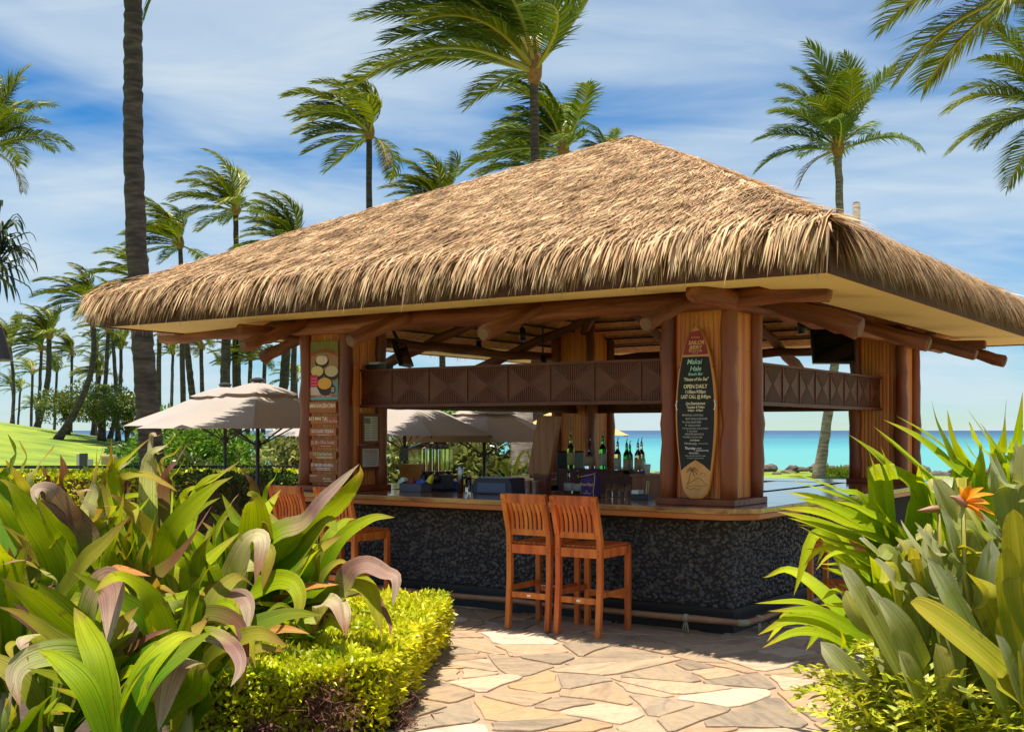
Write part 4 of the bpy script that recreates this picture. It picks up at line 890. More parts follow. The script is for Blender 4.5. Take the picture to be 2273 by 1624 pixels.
MB().box(-.10,.28,-.02,.20,0,.018).build('base', M['black'], s); MB().box(.0,.27,-.01,.18,.02,.16).build('dark_base', paint('grey_base', (.06,.06,.07), .5), s)
# grey tray with snack packets
s = place('snack_tray', 922, .47, zc, 'grey tray of bright snack packets on the counter', 'tray')
MB().box(-.14,.14,-.09,.09,0,.085).build('tray', paint('grey_tray', (.10,.105,.125), .55), s, bevel=.006)
def packet(px, yl, z, lab, c, w, h, d, tilt):
    o = place('snack_packet', px, yl, z, lab, 'packet', 'snack packets in the grey tray')
    vs = [(-w/2,-d/2,0),(w/2,-d*.4,.006),(w*.55,d*.4,.002),(-w*.45,d/2,.0),(-w*.4,-d*.3,h*.8),(w*.35,-d*.42,h),(w*.45,d*.3,h*.85),(-w*.5,d*.42,h*.7),(0,0,h*1.25)]
    q = MB(); q.add([(x*math.cos(tilt)-z_*math.sin(tilt), y, x*math.sin(tilt)+z_*math.cos(tilt)) for x,y,z_ in vs], [(0,3,2,1),(0,1,5,4),(1,2,6,5),(2,3,7,6),(3,0,4,7),(4,5,8),(5,6,8),(6,7,8),(7,4,8)]).build('wrapper', mat('wrapper', [c, tuple(min(1,v*1.5+.02) for v in c)], scale=25, rough=.3), o)
packet(895,.45,1.137,'pale mint and white snack packet at the left of the tray',(.45,.62,.52),.10,.05,.07,.35)
packet(915,.46,1.137,'dark red snack packet in the middle of the tray',(.20,.015,.03),.06,.045,.07,-.1)
packet(937,.45,1.137,'blue snack packet in the tray',(.02,.09,.42),.11,.04,.08,.05)
packet(952,.47,1.145,'yellow snack packet standing at the right of the tray',(.75,.58,.01),.05,.085,.05,-.5)
s = place('thermal_flask', 1022, .52, zc, 'tall chrome cylinder standing on the counter', 'flask'); MB().lathe([(.030,0),(.031,.22),(.028,.235),(.028,.265),(.02,.275)], 20).build('body', M['chrome'], s, smooth=True)
s = place('condiment_jar', 1040, .60, zc, 'small clear jar beside the chrome flask', 'jar'); MB().lathe([(.030,0),(.033,.01),(.033,.13),(.028,.15)], 16).build('glass_body', GL['clear'], s, smooth=True); MB().lathe([(.029,.151),(.029,.175)], 16).build('lid', M['chrome'], s, smooth=True)
s = place('bin_liner', 998, 1.15, 1.0, 'bright blue plastic bag behind the counter', 'bag'); MB().lathe([(.02,0),(.13,.01),(.15,.07),(.12,.12),(.05,.14)], 14).build('plastic', paint('blue_plastic', (.015,.11,.42), .25), s, smooth=True); MB().box(-.12,.12,-.1,.1,-.98,0).build('bin', M['blackplastic'], s)
# lights, screens
def spot(px, py, yl, lab):
    x = lx_at(px, yl); z = min(z_at(py, x, yl), ceil_z(x, yl)-.02); s = empty('spotlight', PL(x, yl, z), TH); tag(s, lab, 'spotlight', 'spotlights under the thatch')
    zc_ = max(ceil_z(x, yl) - z - .02, .02)
    MB().lathe([(.045,zc_-.015),(.05,zc_)], 12).build('mount', M['blackplastic'], s); MB().tube([(0,0,zc_-.01),(0,0,-.02)], .012, 6).build('stem', M['blackplastic'], s)
    MB().tube([(0,0,.0),(.015,-.01,-.06),(.03,-.02,-.15)], [.035,.042,.045], 12).build('lamp_head', M['blackplastic'], s, smooth=True)
spot(1062,733,3.6,'small black spotlight under the thatch, leftmost of four'); spot(1159,728,3.0,'small black spotlight hanging clear in the middle of the opening')
spot(1205,790,4.2,'small black spotlight low beside the rear pillar'); spot(1777,708,2.6,'small black spotlight under the thatch right of the corner pillar')
def screen(px, yl, z, w, h, rz, tilt, lab):
    s = place('television', px, yl, z, lab, 'television', 'televisions hung in the bar', rz)
    sc_ = MB().box(-w/2,w/2,-.03,.03,-h/2,h/2).build('casing', M['blackplastic'], s, rot=(tilt,0,0), bevel=.008)
    MB().box(-w/2+.02,w/2-.02,-.034,-.0305,-h/2+.025,h/2-.02).build('screen', mat('dark_screen', [(.006,.006,.008),(.010,.010,.012)], rough=.06), sc_)
    MB().tube([(0,.03,.1),(0,.15,.35)], .02, 8).build('bracket', M['blackplastic'], s)
screen(1848, 4.35, 2.66, .50, .44, 38, R(-14), 'black television tilted down by the rear right pillar')
screen(893, 1.45, 2.55, .42, .30, 112, R(-20), 'black television seen edge on beside the left pillar')
s = place('cable_box', 845, .36, 2.315, 'small black box on top of the carved panel', 'box'); MB().box(-.16,.12,-.06,.06,0,.045).build('case', M['blackplastic'], s, bevel=.004); MB().box(-.12,.02,-.05,.05,.047,.07).build('lid', M['chalk_grey'], s)
# dark coolers on the far side of the bar
s = empty('ice_bin', PL(-1.0, 4.55, .02), TH); tag(s, 'black steel ice bin along the right counter', 'ice bin'); MB().box(-.6,.25,-1.9,.4,0,1.00).build('cabinet', M['blackplastic'], s, bevel=.01); MB().box(-.55,.2,-1.85,.35,1.0,1.03).build('steel_lid', M['steel'], s)
# ---------------------------------------------------------------- coconut palms in the wind
def frond_mesh(az, el, wind, grav, seed, mt, nleaf=46, lw=.012):
    r = random.Random(seed); up = Vector((0,0,1)); W = Vector((-1, .15, .10))
    d = Vector((math.cos(el)*math.cos(az), math.cos(el)*math.sin(az), math.sin(el))); d = (d + W*wind*.42 + Vector((0,0,.12*wind))).normalized(); p = Vector((0,0,0)); n = 16; P = [p.copy()]; T = []
    for i in range(n):
        t = (i+.5)/n; d = (d + W*(wind*.16*t) + Vector((0,0,-grav*.16*(t**1.3)))).normalized(); p = p + d/n; P.append(p.copy()); T.append(d.copy())
    T.append(d.copy()); b = MB()
    b.tube(P, [.016*(1-.85*i/n)+.0015 for i in range(n+1)], 4, False); nst = len(b.f)
    for k in range(nleaf):
        t = .17 + .83*(k+r.random()*.6)/nleaf; u = min(t, .999)*n; i = int(u); f = u - i; c = P[i].lerp(P[i+1], f); tg = T[i]
        s = tg.cross(up)
        if s.length < .1: s = tg.cross(Vector((0,1,0)))
        s.normalize(); nn = s.cross(tg)
        prof = min(1, .55 + (t-.17)*2.2) * (1 - max(0, (t-.55)/.45)**1.6*.68)
        for sg in (-1, 1):
            L = .30*prof*r.uniform(.85,1.12); fw = .45 + .65*t + r.uniform(-.1,.1)
            d1 = (s*sg + tg*fw + nn*r.uniform(.05,.35)).normalized()
            d1 = (d1 + W*wind*.35).normalized(); d2 = (d1 + W*wind*.45 + Vector((0,0,-.42*(1+grav*.4)))*r.uniform(.6,1.3) + tg*.15).normalized()
            wv = d1.cross(nn*r.uniform(.5,1)+Vector((r.uniform(-.5,.5),r.uniform(-.5,.5),r.uniform(-.2,.8))))
            if wv.length < 1e-3: wv = s
            wv.normalize(); w = lw*(.75+.4*prof)
            m = c + d1*L*.5; e = m + d2*L*.55
            b.add([c-wv*w*.35, c+wv*w*.35, m+wv*w*.5, m-wv*w*.5, e], [(0,1,2,3),(3,2,4)])
    me = b.mesh('frond', None); me.materials.append(mt); me.materials.append(M['stalk'])
    mi = np.zeros(len(me.polygons), np.int32); mi[:nst] = 1; me.polygons.foreach_set('material_index', mi); me.update(); return me
def crown_template(seed, n, wind, mt, elmin=-10, elmax=80, grav=1.0, lw=.012, nleaf=46):
    r = random.Random(seed); out = []
    for i in range(n):
        az = 2*math.pi*(i*.381966 % 1) + r.uniform(-.2,.2); t = i/(n-1); el = R(elmax + (elmin-elmax)*t**.85 + r.uniform(-8,8))
        g = grav*(.7+.6*t)*r.uniform(.8,1.2); wd = wind*r.uniform(.8,1.25)
        out.append((frond_mesh(az, el, wd, g, seed*100+i, mt, nleaf, lw), r.uniform(.85,1.08)))
    return out
TPL = {'w1': crown_template(1, 24, 1.0, M['frond'], -12, 84, .95, .019, 54), 'w2': crown_template(2, 23, 1.2, M['frond'], -15, 82, 1.0, .019, 54), 'w3': crown_template(3, 22, .95, M['frond_dark'], -12, 82, .95, .018, 54),
       'up': crown_template(14, 27, .42, M['frond_dark'], 6, 86, .85, .0125, 78), 'near': crown_template(5, 22, 1.15, M['frond_dark'], 0, 86, .85, .0115, 88),
       'far': crown_template(6, 16, 1.1, M['frond'], -10, 82, 1.0, .026, 30), 'edge': crown_template(8, 18, .45, M['frond_dark'], -14, 72, 1.0, .0105, 92)}
M['dead'] = mat('dead_frond', [(.16,.08,.03),(.32,.19,.08)], scale=3, rough=.8, vary=.2)
DEAD = [frond_mesh(R(a), R(-25), .5, 2.4, 700+i, M['dead'], 36, .012) for i, a in enumerate((200, 320, 80))]
def palm(cx, cy, bx, Y, rad, tpl, tr, lab, rz=0, bow=0.0, group='coconut palms round the bar', fib=True, mtr='trunk', cz=None, lean_y=0, skip=()):
    c = at(cx, cy, Y); gx = (bx-CX)/F*(Y+lean_y); base = Vector((gx, Y+lean_y, hgt(gx, Y+lean_y)-.05)); s = empty('coconut_palm', base); tag(s, lab, 'palm', group)
    h = c - base; r = random.Random(int(cx*7+cy)); n = 120 if tr > .2 else (34 if tr > .14 else 14)
    pts = []; rad_ = []
    for i in range(n+1):
        t = i/n; off = Vector((bow*math.sin(math.pi*t), 0, 0)); q = Vector((h.x*(t**(1.0 if abs(bow) else 1.25)), h.y*t, h.z*t)) + off
        pts.append(q + Vector((r.uniform(-.015,.015), 0, 0))); fl = 1 + .55*math.exp(-t*16) - .28*t; rad_.append(tr*fl*(1 + ((.03 if i % 3 == 0 else -.010) if n > 100 else (.035 if i % 2 else -.02)) + r.uniform(-.008,.008)))
    MB().tube(pts, rad_, 12 if tr > .14 else 8).build('trunk', M[mtr], s, smooth=True)
    L = rad*(1.22 if Y < 36 else .98)/F*Y
    if fib:
        k = L/4.0
        MB().lathe([(tr*.72,-.25*k),(tr*1.25,-.05*k),(tr*1.35,.2*k),(tr*.8,.65*k),(.02,.85*k)], 10, h).build('crown_base', M['fibre'], s, smooth=True)
    for i, (me, sc_) in enumerate(TPL[tpl]):
        if tpl == 'near' and max(v.co.x for v in me.vertices) > .52 and bow == 0: continue
        if i in skip or (Y > 36 and r.random() < .14): continue
        sc_ = sc_*r.uniform(.82, 1.12)
        obj('frond', me, s, (h.x, h.y, h.z + .12*L*(1 - i/len(TPL[tpl]))*.6), (0,0,R(rz)+(r.uniform(-.22,.22) if Y > 36 else 0)), L*sc_)
    if Y < 62 and r.random() < .6: obj('dead_frond', DEAD[int(cx) % 3], s, tuple(h), (0,0,R(rz)), L*.62)
    return s
palm(300,-205,352,21,300,'near',.205,'huge dark palm trunk rising out of the picture at the left', rz=35, bow=-.2)
palm(1186,165,1190,30,330,'near',.15,'tall palm above the roof with long fronds streaming left', rz=0)
palm(820,300,790,42,190,'w2',.14,'palm with leaning trunk left of the tallest one above the roof', rz=8, bow=.15)
palm(1250,335,1250,38,215,'w3',.15,'dense palm crown behind the trunk above the roof ridge', rz=-12)
palm(975,462,985,46,140,'w1',.14,'small palm crown just over the middle of the thatch', rz=5)
palm(1205,380,1210,44,170,'w2',.14,'low palm crown hugging the left roof slope below the tallest palm', rz=-18)
palm(1345,352,1350,50,90,'w3',.12,'palm fronds peeking over the thatch beside the roof peak', rz=-20)
palm(1860,335,1815,40,222,'up',.165,'upright bushy palm right of the roof, its trunk seen through the right opening', rz=0, mtr='trunk_mid', bow=.35)
palm(2335,255,2400,27,225,'edge',.15,'palm cut by the right edge with drooping feathery fronds', rz=25)
palm(2330,-40,2420,19,330,'edge',.16,'palm frond reaching in at the top right corner', rz=-30)
palm(-28,330,-60,26,165,'up',.14,'ragged yellowish palm cut by the left edge', rz=-60)
palm(524,470,522,52,150,'w1',.15,'windswept palm left of the roof, tallest behind its slope', rz=-8)
palm(400,545,408,54,140,'w2',.14,'windswept palm just right of the huge trunk', rz=10)
palm(655,555,650,50,150,'w1',.14,'palm crown half sunk behind the left roof slope', rz=14)
palm(318,628,330,58,130,'w2',.14,'palm crown behind the huge trunk', rz=-15)
palm(197,672,128,60,112,'w2',.17,'palm with long curved trunk leaning right over the lawn', bow=.9)
palm(247,690,262,66,85,'w1',.13,'palm crown touching the left tip of the thatch', rz=12)
palm(109,748,77,72,95,'w1',.20,'thick based palm near the left, crown full and swept', bow=.3)
palm(92,775,84,74,80,'w2',.13,'slimmer palm close beside the thick based one', rz=14)
palm(22,765,3,78,80,'w1',.14,'leftmost bowed palm on the mound', bow=.5, rz=-10)
palm(72,828,66,84,62,'far',.13,'shorter palm between the leftmost palms', rz=0)
palm(27,858,14,88,48,'far',.12,'small palm leaning on the mound at far left', rz=20, bow=.3)
palm(45,866,34,92,46,'far',.11,'thin straight palm beside the small leaning one', rz=-15)
palm(160,785,157,76,72,'w2',.12,'slender palm behind the curved trunk', rz=-20)
palm(126,822,117,82,62,'far',.12,'low crowned thin palm left of the curved trunk', rz=8)
palm(222,830,206,70,66,'w1',.13,'palm in the middle of the lawn group with narrow crown', rz=22)
palm(216,770,212,80,62,'far',.11,'tall thin palm rising behind the lawn group', rz=-8)
palm(241,735,228,64,70,'w2',.14,'bare trunked palm under the left tip of the roof', rz=-25)
palm(268,772,243,68,64,'w1',.13,'slightly bent palm right of the lawn group', rz=5, bow=.25)
palm(355,735,366,50,80,'w2',.13,'dark trunk palm just right of the huge trunk under the eave', rz=30, bow=-.15)
palm(384,785,378,72,55,'far',.12,'thin palm under the eave with small crown', rz=-5)
palm(412,745,442,44,90,'w1',.15,'leaning palm under the eave above the green bushes', rz=18)
palm(446,770,452,58,75,'w2',.13,'pale frond palm behind the leaning one', rz=-12)
palm(504,700,494,38,130,'w3',.19,'thick ringed trunk just behind the front umbrella', rz=-10)
palm(530,800,535,56,75,'far',.12,'swept palm left of the umbrella top', rz=5)
palm(556,795,548,52,70,'w1',.12,'palm right of the umbrella top, orange leaf bases', rz=15)
palm(588,800,582,54,72,'far',.12,'palm beyond the umbrella peak with brown fibre', rz=-15)
palm(640,715,618,40,95,'w3',.19,'pale ringed leaning trunk left of the left pillar', rz=10)
palm(656,845,664,60,70,'far',.13,'low palm crown beside the left pillar', rz=-20)
palm(80,905,86,120,42,'far',.16,'small far palm on the shore at the left', rz=0)
palm(147,905,150,110,50,'far',.16,'spread far palm behind the round trees', rz=12)
palm(205,915,210,115,46,'far',.16,'far palm with flat crown above the middle round tree', rz=-12)
palm(292,905,300,95,50,'far',.16,'far palm left of the huge trunk base', rz=6)
# one frond of the huge palm hanging into view at the top
def hang_frond():
    me = frond_mesh(R(200), R(-62), .0, .5, 4321, M['frond_dark'], 60, .016); s = [o for o in COL.objects if o.get('label', '').startswith('huge dark palm')][0]
    obj('frond', me, s, tuple(at(400, -125, 20.5) - s.location), (0,0,0), 1.45)
hang_frond()
# ---------------------------------------------------------------- hedges, bushes, trees, umbrellas and far things
def leaf_cloud(pts, nrm, size, jit, name, mt, seed, up=.3):
    rg = np.random.default_rng(seed); n = len(pts)
    d = nrm + rg.normal(0, jit, (n,3)) + np.array((0,0,up)); N = rg.normal(0,1,(n,3)) + np.array((0,0,1.2))
    return blades(pts, d, N, size*rg.uniform(.65,1.3,n), size*rg.uniform(.32,.5,n), np.array((0,0,-.25))[None], name, mt)
def hedge(name, poly, z1, dens, size, mt, lab, seed, z0=0.02, inset=.05, group='clipped hedges', noise=.04, cat='hedge', twigs=0, bare=()):
    """clipped block over a convex plan polygon: dark core of twigs and a skin of leaves"""
    rg = np.random.default_rng(seed); P = [np.array(p, float) for p in poly]; c = sum(P)/len(P); s = empty(name, (c[0],c[1],0)); tag(s, lab, cat, group)
    ip = [c + (p-c)*(1 - inset*5.5/np.linalg.norm(p-c)) - c for p in P]
    MB().prism([tuple(p) for p in ip], z0, z1-.12).build('twig_core', M['twig'], s)
    pts=[]; nr=[]
    n = len(P); lo = np.min(P,0); hi = np.max(P,0); area = (hi-lo).prod(); k = int(area*dens*1.15)
    q = lo + rg.random((k,2))*(hi-lo); ok = np.ones(k,bool)
    sgn = np.sign(sum(P[i][0]*P[(i+1)%n][1]-P[(i+1)%n][0]*P[i][1] for i in range(n)))
    for i in range(n):
        a, b = P[i], P[(i+1)%n]; e = b-a; ok &= ((e[0]*(q[:,1]-a[1]) - e[1]*(q[:,0]-a[0]))*sgn > 0)
    q = q[ok]; z = z1 + noise*(np.sin(q[:,0]*7.3)*np.cos(q[:,1]*5.9+1) + .6*np.sin(q[:,0]*17+q[:,1]*13)) + rg.normal(0,.018,len(q)) - .03
    pts.append(np.c_[q-c, z]); nr.append(np.tile((0,0,1.),(len(q),1)))
    for i in range(n):
        a, b = P[i], P[(i+1)%n]; e = b-a; L = np.linalg.norm(e); o = np.array((e[1],-e[0]))/L*sgn; k = int(L*(z1-z0)*dens)
        u = rg.random(k); zz = z0 + rg.random(k)**.75*(z1-z0)
        bul = noise*(np.sin(u*L*8+zz*9)+.5*np.sin(u*L*19)) + rg.normal(0,.02,k) + .05*((zz-z0)/(z1-z0)) - .05
        p2 = a + e*u[:,None] + o*bul[:,None] - c
        keep = np.ones(k,bool)
        for (bx,by,bz,br) in bare: keep &= ((p2[:,0]+c[0]-bx)**2 + (p2[:,1]+c[1]-by)**2 + (zz-bz)**2 > (br*rg.uniform(.6,1.2,k))**2)
        keep &= rg.random(k) < (.6 + 1.0*(zz-z0)/(z1-z0))
        pts.append(np.c_[p2, zz][keep]); nr.append(np.tile((*o,.25),(int(keep.sum()),1)))
    pts = np.concatenate(pts); nr = np.concatenate(nr); nr[:,2] *= .45
    f = obj('foliage', leaf_cloud(pts, nr, size, .75, 'foliage', mt, seed), s); f['kind'] = 'stuff'
    if bare:
        bp = []
        for (bx,by,bz,br) in bare: bp.append(np.array((bx-c[0],by-c[1],bz)) + rg.normal(0,.5,(190,3))*br)
        bp = np.concatenate(bp); bp[:,2] = np.clip(bp[:,2], .03, z1-.03); k = len(bp)
        o_ = obj('dead_leaves', leaf_cloud(bp, rg.normal(0,1,(k,3))+np.array((.2,-.6,0)), .034, .8, 'dead_leaves', mat('dead_leaf', [(.10,.035,.02),(.24,.09,.05),(.30,.16,.07)], scale=9, rough=.8, vary=.4), seed+5, 0), s); o_['kind'] = 'stuff'
        t = obj('bare_twigs', blades(bp, rg.normal(0,1,(k,3))+np.array((.2,-.5,.3)), rg.normal(0,1,(k,3)), rg.uniform(.07,.17,k), np.full(k,.006), np.array((0,0,0.))[None], 'bare_twigs', M['twig']), s); t['kind'] = 'stuff'
    if twigs:
        tp = pts[rg.choice(len(pts), twigs)]; d = rg.normal(0,1,(twigs,3))+np.array((0,-.4,.5)); 
        t = obj('twigs', blades(tp*np.array((.97,.97,1)) - np.array((0,0,.05)), d, rg.normal(0,1,(twigs,3)), rg.uniform(.06,.16,twigs), np.full(twigs,.005), np.array((0,0,.0))[None], 'twigs', M['twig']), s); t['kind'] = 'stuff'
    return s
# golden hedge before the bar: one clipped block with a dead patch at its front
hedge('golden_hedge', [(-.50,9.15),(-.68,6.5),(-1.66,6.0),(-2.0,7.0),(-1.5,9.2)], .43, 6400, .044, M['hedge_gold'], 'clipped golden yellow hedge with a bare brown patch in front', 31, twigs=5200, noise=.03,
      bare=((-1.0,6.32,.20,.14),(-1.3,6.15,.10,.08),(-.68,7.2,.06,.11),(-.66,6.7,.05,.10)))
hedge('green_hedge', [(-10.2,20.4),(-3.1,20.4),(-3.1,21.4),(-10.2,21.4)], .93, 620, .085, M['hedge_gold'], 'low yellow green hedge along the lawn behind the lilies', 32, noise=.05)
hedge('green_hedge', [(-5.0,17.2),(-2.6,16.2),(-2.3,16.9),(-4.7,18.0)], 1.02, 900, .07, M['hedge_dark'], 'dark green hedge left of the bar behind the stools', 33, noise=.05)
def bush(name, c, rx, ry, rz, n, size, mt, lab, seed, cat='bush', trunk=0, group=None, leaf='cloud', lump=.3):
    rg = np.random.default_rng(seed); c = Vector(c); s = empty(name, c); tag(s, lab, cat, group)
    k = 14; lc = rg.normal(0,1,(k,3)); lc /= np.linalg.norm(lc,axis=1,keepdims=True); lc *= rg.uniform(.35,.72,(k,1)); lr = rg.uniform(.3,.55,k)
    which = rg.integers(0,k,n); v = rg.normal(0,1,(n,3)); v /= np.linalg.norm(v,axis=1,keepdims=True)
    p = lc[which] + v*(lr[which]*rg.uniform(.55,1.05,n)**.5)[:,None]
    P = p*np.array((rx,ry,rz)) + np.array((0,0,trunk+rz*.8))
    P[:,2] = np.maximum(P[:,2], .02)
    f = obj('crown', leaf_cloud(P, v, size, .6, 'crown', mt, seed+1), s); f['kind'] = 'stuff'
    b = MB(); r = random.Random(seed)
    b.tube([(0,0,-.1),(r.uniform(-.1,.1),0,trunk*.6+.1),(r.uniform(-.2,.2)*rx,0,trunk+rz*.7)], [.07*rx+.03,.055*rx+.02,.02], 7)
    for j in range(6):
        e = Vector(lc[j])*.8; b.tube([(0,0,trunk*.55+.05),(e.x*rx*.5,e.y*ry*.5,trunk+rz*.5),(e.x*rx,e.y*ry,trunk+rz*(.8+e.z*.7))], [.03*rx+.02,.02*rx+.012,.008], 6)
    b.build('trunk', M['twig'], s, smooth=True); return s
def on_ground(px, Y): 
    x = (px-CX)/F*Y; return (x, Y, hgt(x,Y))
bush('shore_tree', on_ground(152,66), 1.7,1.5,1.0, 3200,.17, M['tree_leaf'],'round topped shore tree, leftmost and smallest of three', 41,'tree', .75,'round shore trees')
bush('shore_tree', on_ground(222,64), 2.1,1.8,1.35, 4200,.17, M['tree_leaf'],'round topped shore tree behind the slim palm trunks', 42,'tree', .95,'round shore trees')
bush('shore_tree', on_ground(285,62), 1.8,1.6,1.1, 3200,.17, M['tree_leaf'],'round topped shore tree beside the huge trunk', 43,'tree', 1.0,'round shore trees')
bush('beach_bush', on_ground(395,34), 1.5,1.2,1.35, 5200,.15, M['bush'],'bright green leafy bush right of the huge trunk', 44, group='green beach bushes')
bush('beach_bush', on_ground(455,33), 1.3,1.2,1.45, 5200,.15, M['bush'],'bright green leafy bush left of the umbrella top', 45, group='green beach bushes')
bush('beach_bush', on_ground(330,38), 1.1,1.0,1.0, 3000,.15, M['bush'],'green bush at the foot of the huge trunk', 46, group='green beach bushes')
bush('beach_bush', on_ground(545,36), 1.5,1.2,1.0, 3600,.15, M['bush'],'green bush under the front umbrella', 47, group='green beach bushes')
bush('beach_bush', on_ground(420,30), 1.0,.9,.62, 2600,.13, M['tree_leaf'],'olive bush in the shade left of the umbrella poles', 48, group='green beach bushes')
bush('sea_grape', on_ground(940,21.5), 1.4,1.0,1.0, 3800,.19, M['grape_leaf'],'sea grape bush with round leaves seen through the bar', 50, 'bush', .15)
bush('sea_grape', on_ground(1075,21.0), 1.5,1.0,1.05, 4200,.19, M['grape_leaf'],'sea grape bush in the middle of the bar opening', 51, 'bush', .05)
bush('sea_grape', on_ground(668,26), 1.1,1.0,.85, 1500,.17, M['grape_leaf'],'sea grape bush left of the left pillar', 52, 'bush', .4)
bush('creeper', on_ground(975,19), .8,.6,.22, 700,.15, M['bush'],'bright green creeper hanging behind the left of the bar', 53, 'bush', 1.62)
# shaggy tree trunk seen through the opening
q = PL(lx_at(1155,8.2), 8.2); s = empty('shaggy_tree', q); tag(s, 'pale peeling tree trunk seen through the bar', 'tree')
MB().tube([(0,0,-.1),(-.02,0,.8),(.03,0,1.7),(.0,0,3.2)], [.24,.21,.20,.17], 14).build('trunk', M['trunk_pale'], s, smooth=True)
# young leafy plant below it
def strap(P, w, n=12, fold=.25, tipp=.75):
    C = catmull(P, n); vs=[]; 
    for i, c in enumerate(C):
        t = i/(n-1); tg = (C[min(i+1,n-1)]-C[max(i-1,0)]).normalized(); sd = tg.cross(Vector((0,0,1)))
        if sd.length < .05: sd = Vector((1,0,0))
        sd.normalize(); k = w/2*min(1, .45+t*1.6)*(1-t**4)**tipp if t < 1 else .0; nn = sd.cross(tg)
        vs += [c-sd*k+nn*k*fold, c, c+sd*k+nn*k*fold]
    return vs, [(3*i+j, 3*i+j+1, 3*i+4+j, 3*i+3+j) for i in range(n-1) for j in range(2)]
M['young'] = mat('young_leaf', [(.22,.34,.02),(.42,.52,.04)], scale=2, rough=.4, trans=.35, vary=.2, hue=.02)
q = PL(lx_at(1135,6.9), 6.9); s = empty('leafy_plant', q); tag(s, 'yellow green broad leaved plant glowing behind the register', 'plant'); r = random.Random(8)
for k in range(13):
    a = r.uniform(0, 6.3); l_ = r.uniform(.35,.6); h = r.uniform(.75,1.35)
    v, f = strap([(0,0,.25),(math.cos(a)*l_*.25,math.sin(a)*l_*.25,h*.8),(math.cos(a)*l_*.75,math.sin(a)*l_*.75,h),(math.cos(a)*l_,math.sin(a)*l_,h*.86)], .09)
    MB().add(v, f).build('leaf', M['young'], s, smooth=True)
MB().tube([(0,0,0),(0,0,.5)], .03, 8).build('stem', M['stalk'], s)

# market umbrellas
def make_umbrella(mt, W=1.47, vent=True):
    s = empty('market_umbrella'); zr, zp = 2.02, 2.62; n = 8
    def ring(r, z, m=8, sag=0):
        out = []
        for k in range(n):
            a0, a1 = 2*math.pi*k/n, 2*math.pi*(k+1)/n
            for j in range(m):
                t = j/m; x = (1-t)*math.cos(a0)+t*math.cos(a1); y = (1-t)*math.sin(a0)+t*math.sin(a1); sg = math.sin(t*math.pi)
                out.append((x*r*(1-.03*sag*sg), y*r*(1-.03*sag*sg), z - .045*sag*sg*(r/W) + (.05*sag*sg if r > W*.99 else 0)))
        return out
    m = 8; rs = [(.34,zp-.14),(.62,zp-.25),(.92,zp-.38),(1.22,zp-.49),(W,zr)]
    vs = []; 
    for r_, z in rs: vs += ring(r_, z, m, .9)
    k = n*m; MB().add(vs, [(i*k+j, i*k+(j+1)%k, (i+1)*k+(j+1)%k, (i+1)*k+j) for i in range(len(rs)-1) for j in range(k)]).build('canopy', mt, s, smooth=False)
    vs = [(0,0,zp)] + ring(.30, zp-.085, m, .2) + ring(.52, zp-.165, m, .6)
    MB().add(vs, [(0, 1+j, 1+(j+1)%k) for j in range(k)] + [(1+j, 1+k+j, 1+k+(j+1)%k, 1+(j+1)%k) for j in range(k)]).build('vent_cap', mt, s)
    MB().lathe([(.09,zp-.01),(.10,zp+.02),(.03,zp+.045)], 10).build('finial', M['pole'], s)
    MB().lathe([(.026,0),(.026,zp-.02)], 12).build('pole', M['pole'], s, smooth=True)
    MB().lathe([(.05,zr-.25),(.05,zr-.15)], 12).build('runner_hub', M['pole'], s); MB().lathe([(.045,1.05),(.045,1.15)], 12).build('crank', M['pole'], s)
    MB().lathe([(.30,-.02),(.30,.05),(.05,.09),(.04,.35)], 16).build('base', M['pole'], s)
    for i in range(n):
        a = 2*math.pi*i/n; c, s_ = math.cos(a), math.sin(a)
        MB().tube([(c*.05,s_*.05,zp-.05),(c*.62,s_*.62,zp-.275),(c*(W-.02),s_*(W-.02),zr-.02)], .011, 5).build('rib', M['pole'], s); MB().tube([(c*.05,s_*.05,zr-.2),(c*.85,s_*.85,zp-.36)], .009, 5).build('strut', M['pole'], s)
    return s
um = make_umbrella(M['canopy'])
def put_umbrella(o, px, Y, z, rz, lab, sc_=1):
    x = (px-CX)/F*Y; o.location = (x, Y, z); o.rotation_euler = (0,0,R(rz)); o.scale = (sc_,)*3; tag(o, lab, 'umbrella', 'market umbrellas on the terrace')
put_umbrella(um, 572, 15.0, -.32, 10, 'front taupe market umbrella with vented top left of the bar')
put_umbrella(copy_tree(um), 500, 17.6, -.28, 30, 'second taupe umbrella hidden behind the front one')
u2 = copy_tree(um); put_umbrella(u2, 898, 17.8, -.42, 20, 'umbrella underside seen through the left of the bar opening')
u3 = copy_tree(um); put_umbrella(u3, 1075, 18.6, -.52, 5, 'pale umbrella dipping across the middle of the bar opening')
uo = make_umbrella(M['canopy_orange']); put_umbrella(uo, 1255, 26, -.45, 20, 'orange umbrella seen past the rear pillar against the sea')
put_umbrella(copy_tree(um), 745, 24, -.45, 15, 'pale umbrella rim peeking out left of the left pillar')
# red arched awning far behind
q = PL(lx_at(973,13.5), 13.5); s = empty('red_awning', q, TH+R(34)); tag(s, 'small red arched awning seen behind the bar', 'awning')
for k in range(10):
    t0, t1 = k/10, (k+1)/10; f = lambda t: (-.95+1.9*t, 1.58+.14*math.sin(t*math.pi))
    (x0,z0),(x1,z1) = f(t0), f(t1); MB().add([(x0,0,z0),(x1,0,z1),(x1,0,2.02),(x0,0,2.02),(x0,.8,z0+.1),(x1,.8,z1+.1),(x1,.8,2.1),(x0,.8,2.1)],[(0,1,2,3),(3,2,6,7),(0,4,5,1),(4,7,6,5)]).build('awning_panel', paint('awning_red', (.36,.04,.035), .8) if k == 0 else bpy.data.materials['awning_red'], s)
for x in (-.9,.9): MB().tube([(x,.02,0),(x,.02,1.6)], .03, 8).build('post', M['pole'], s)
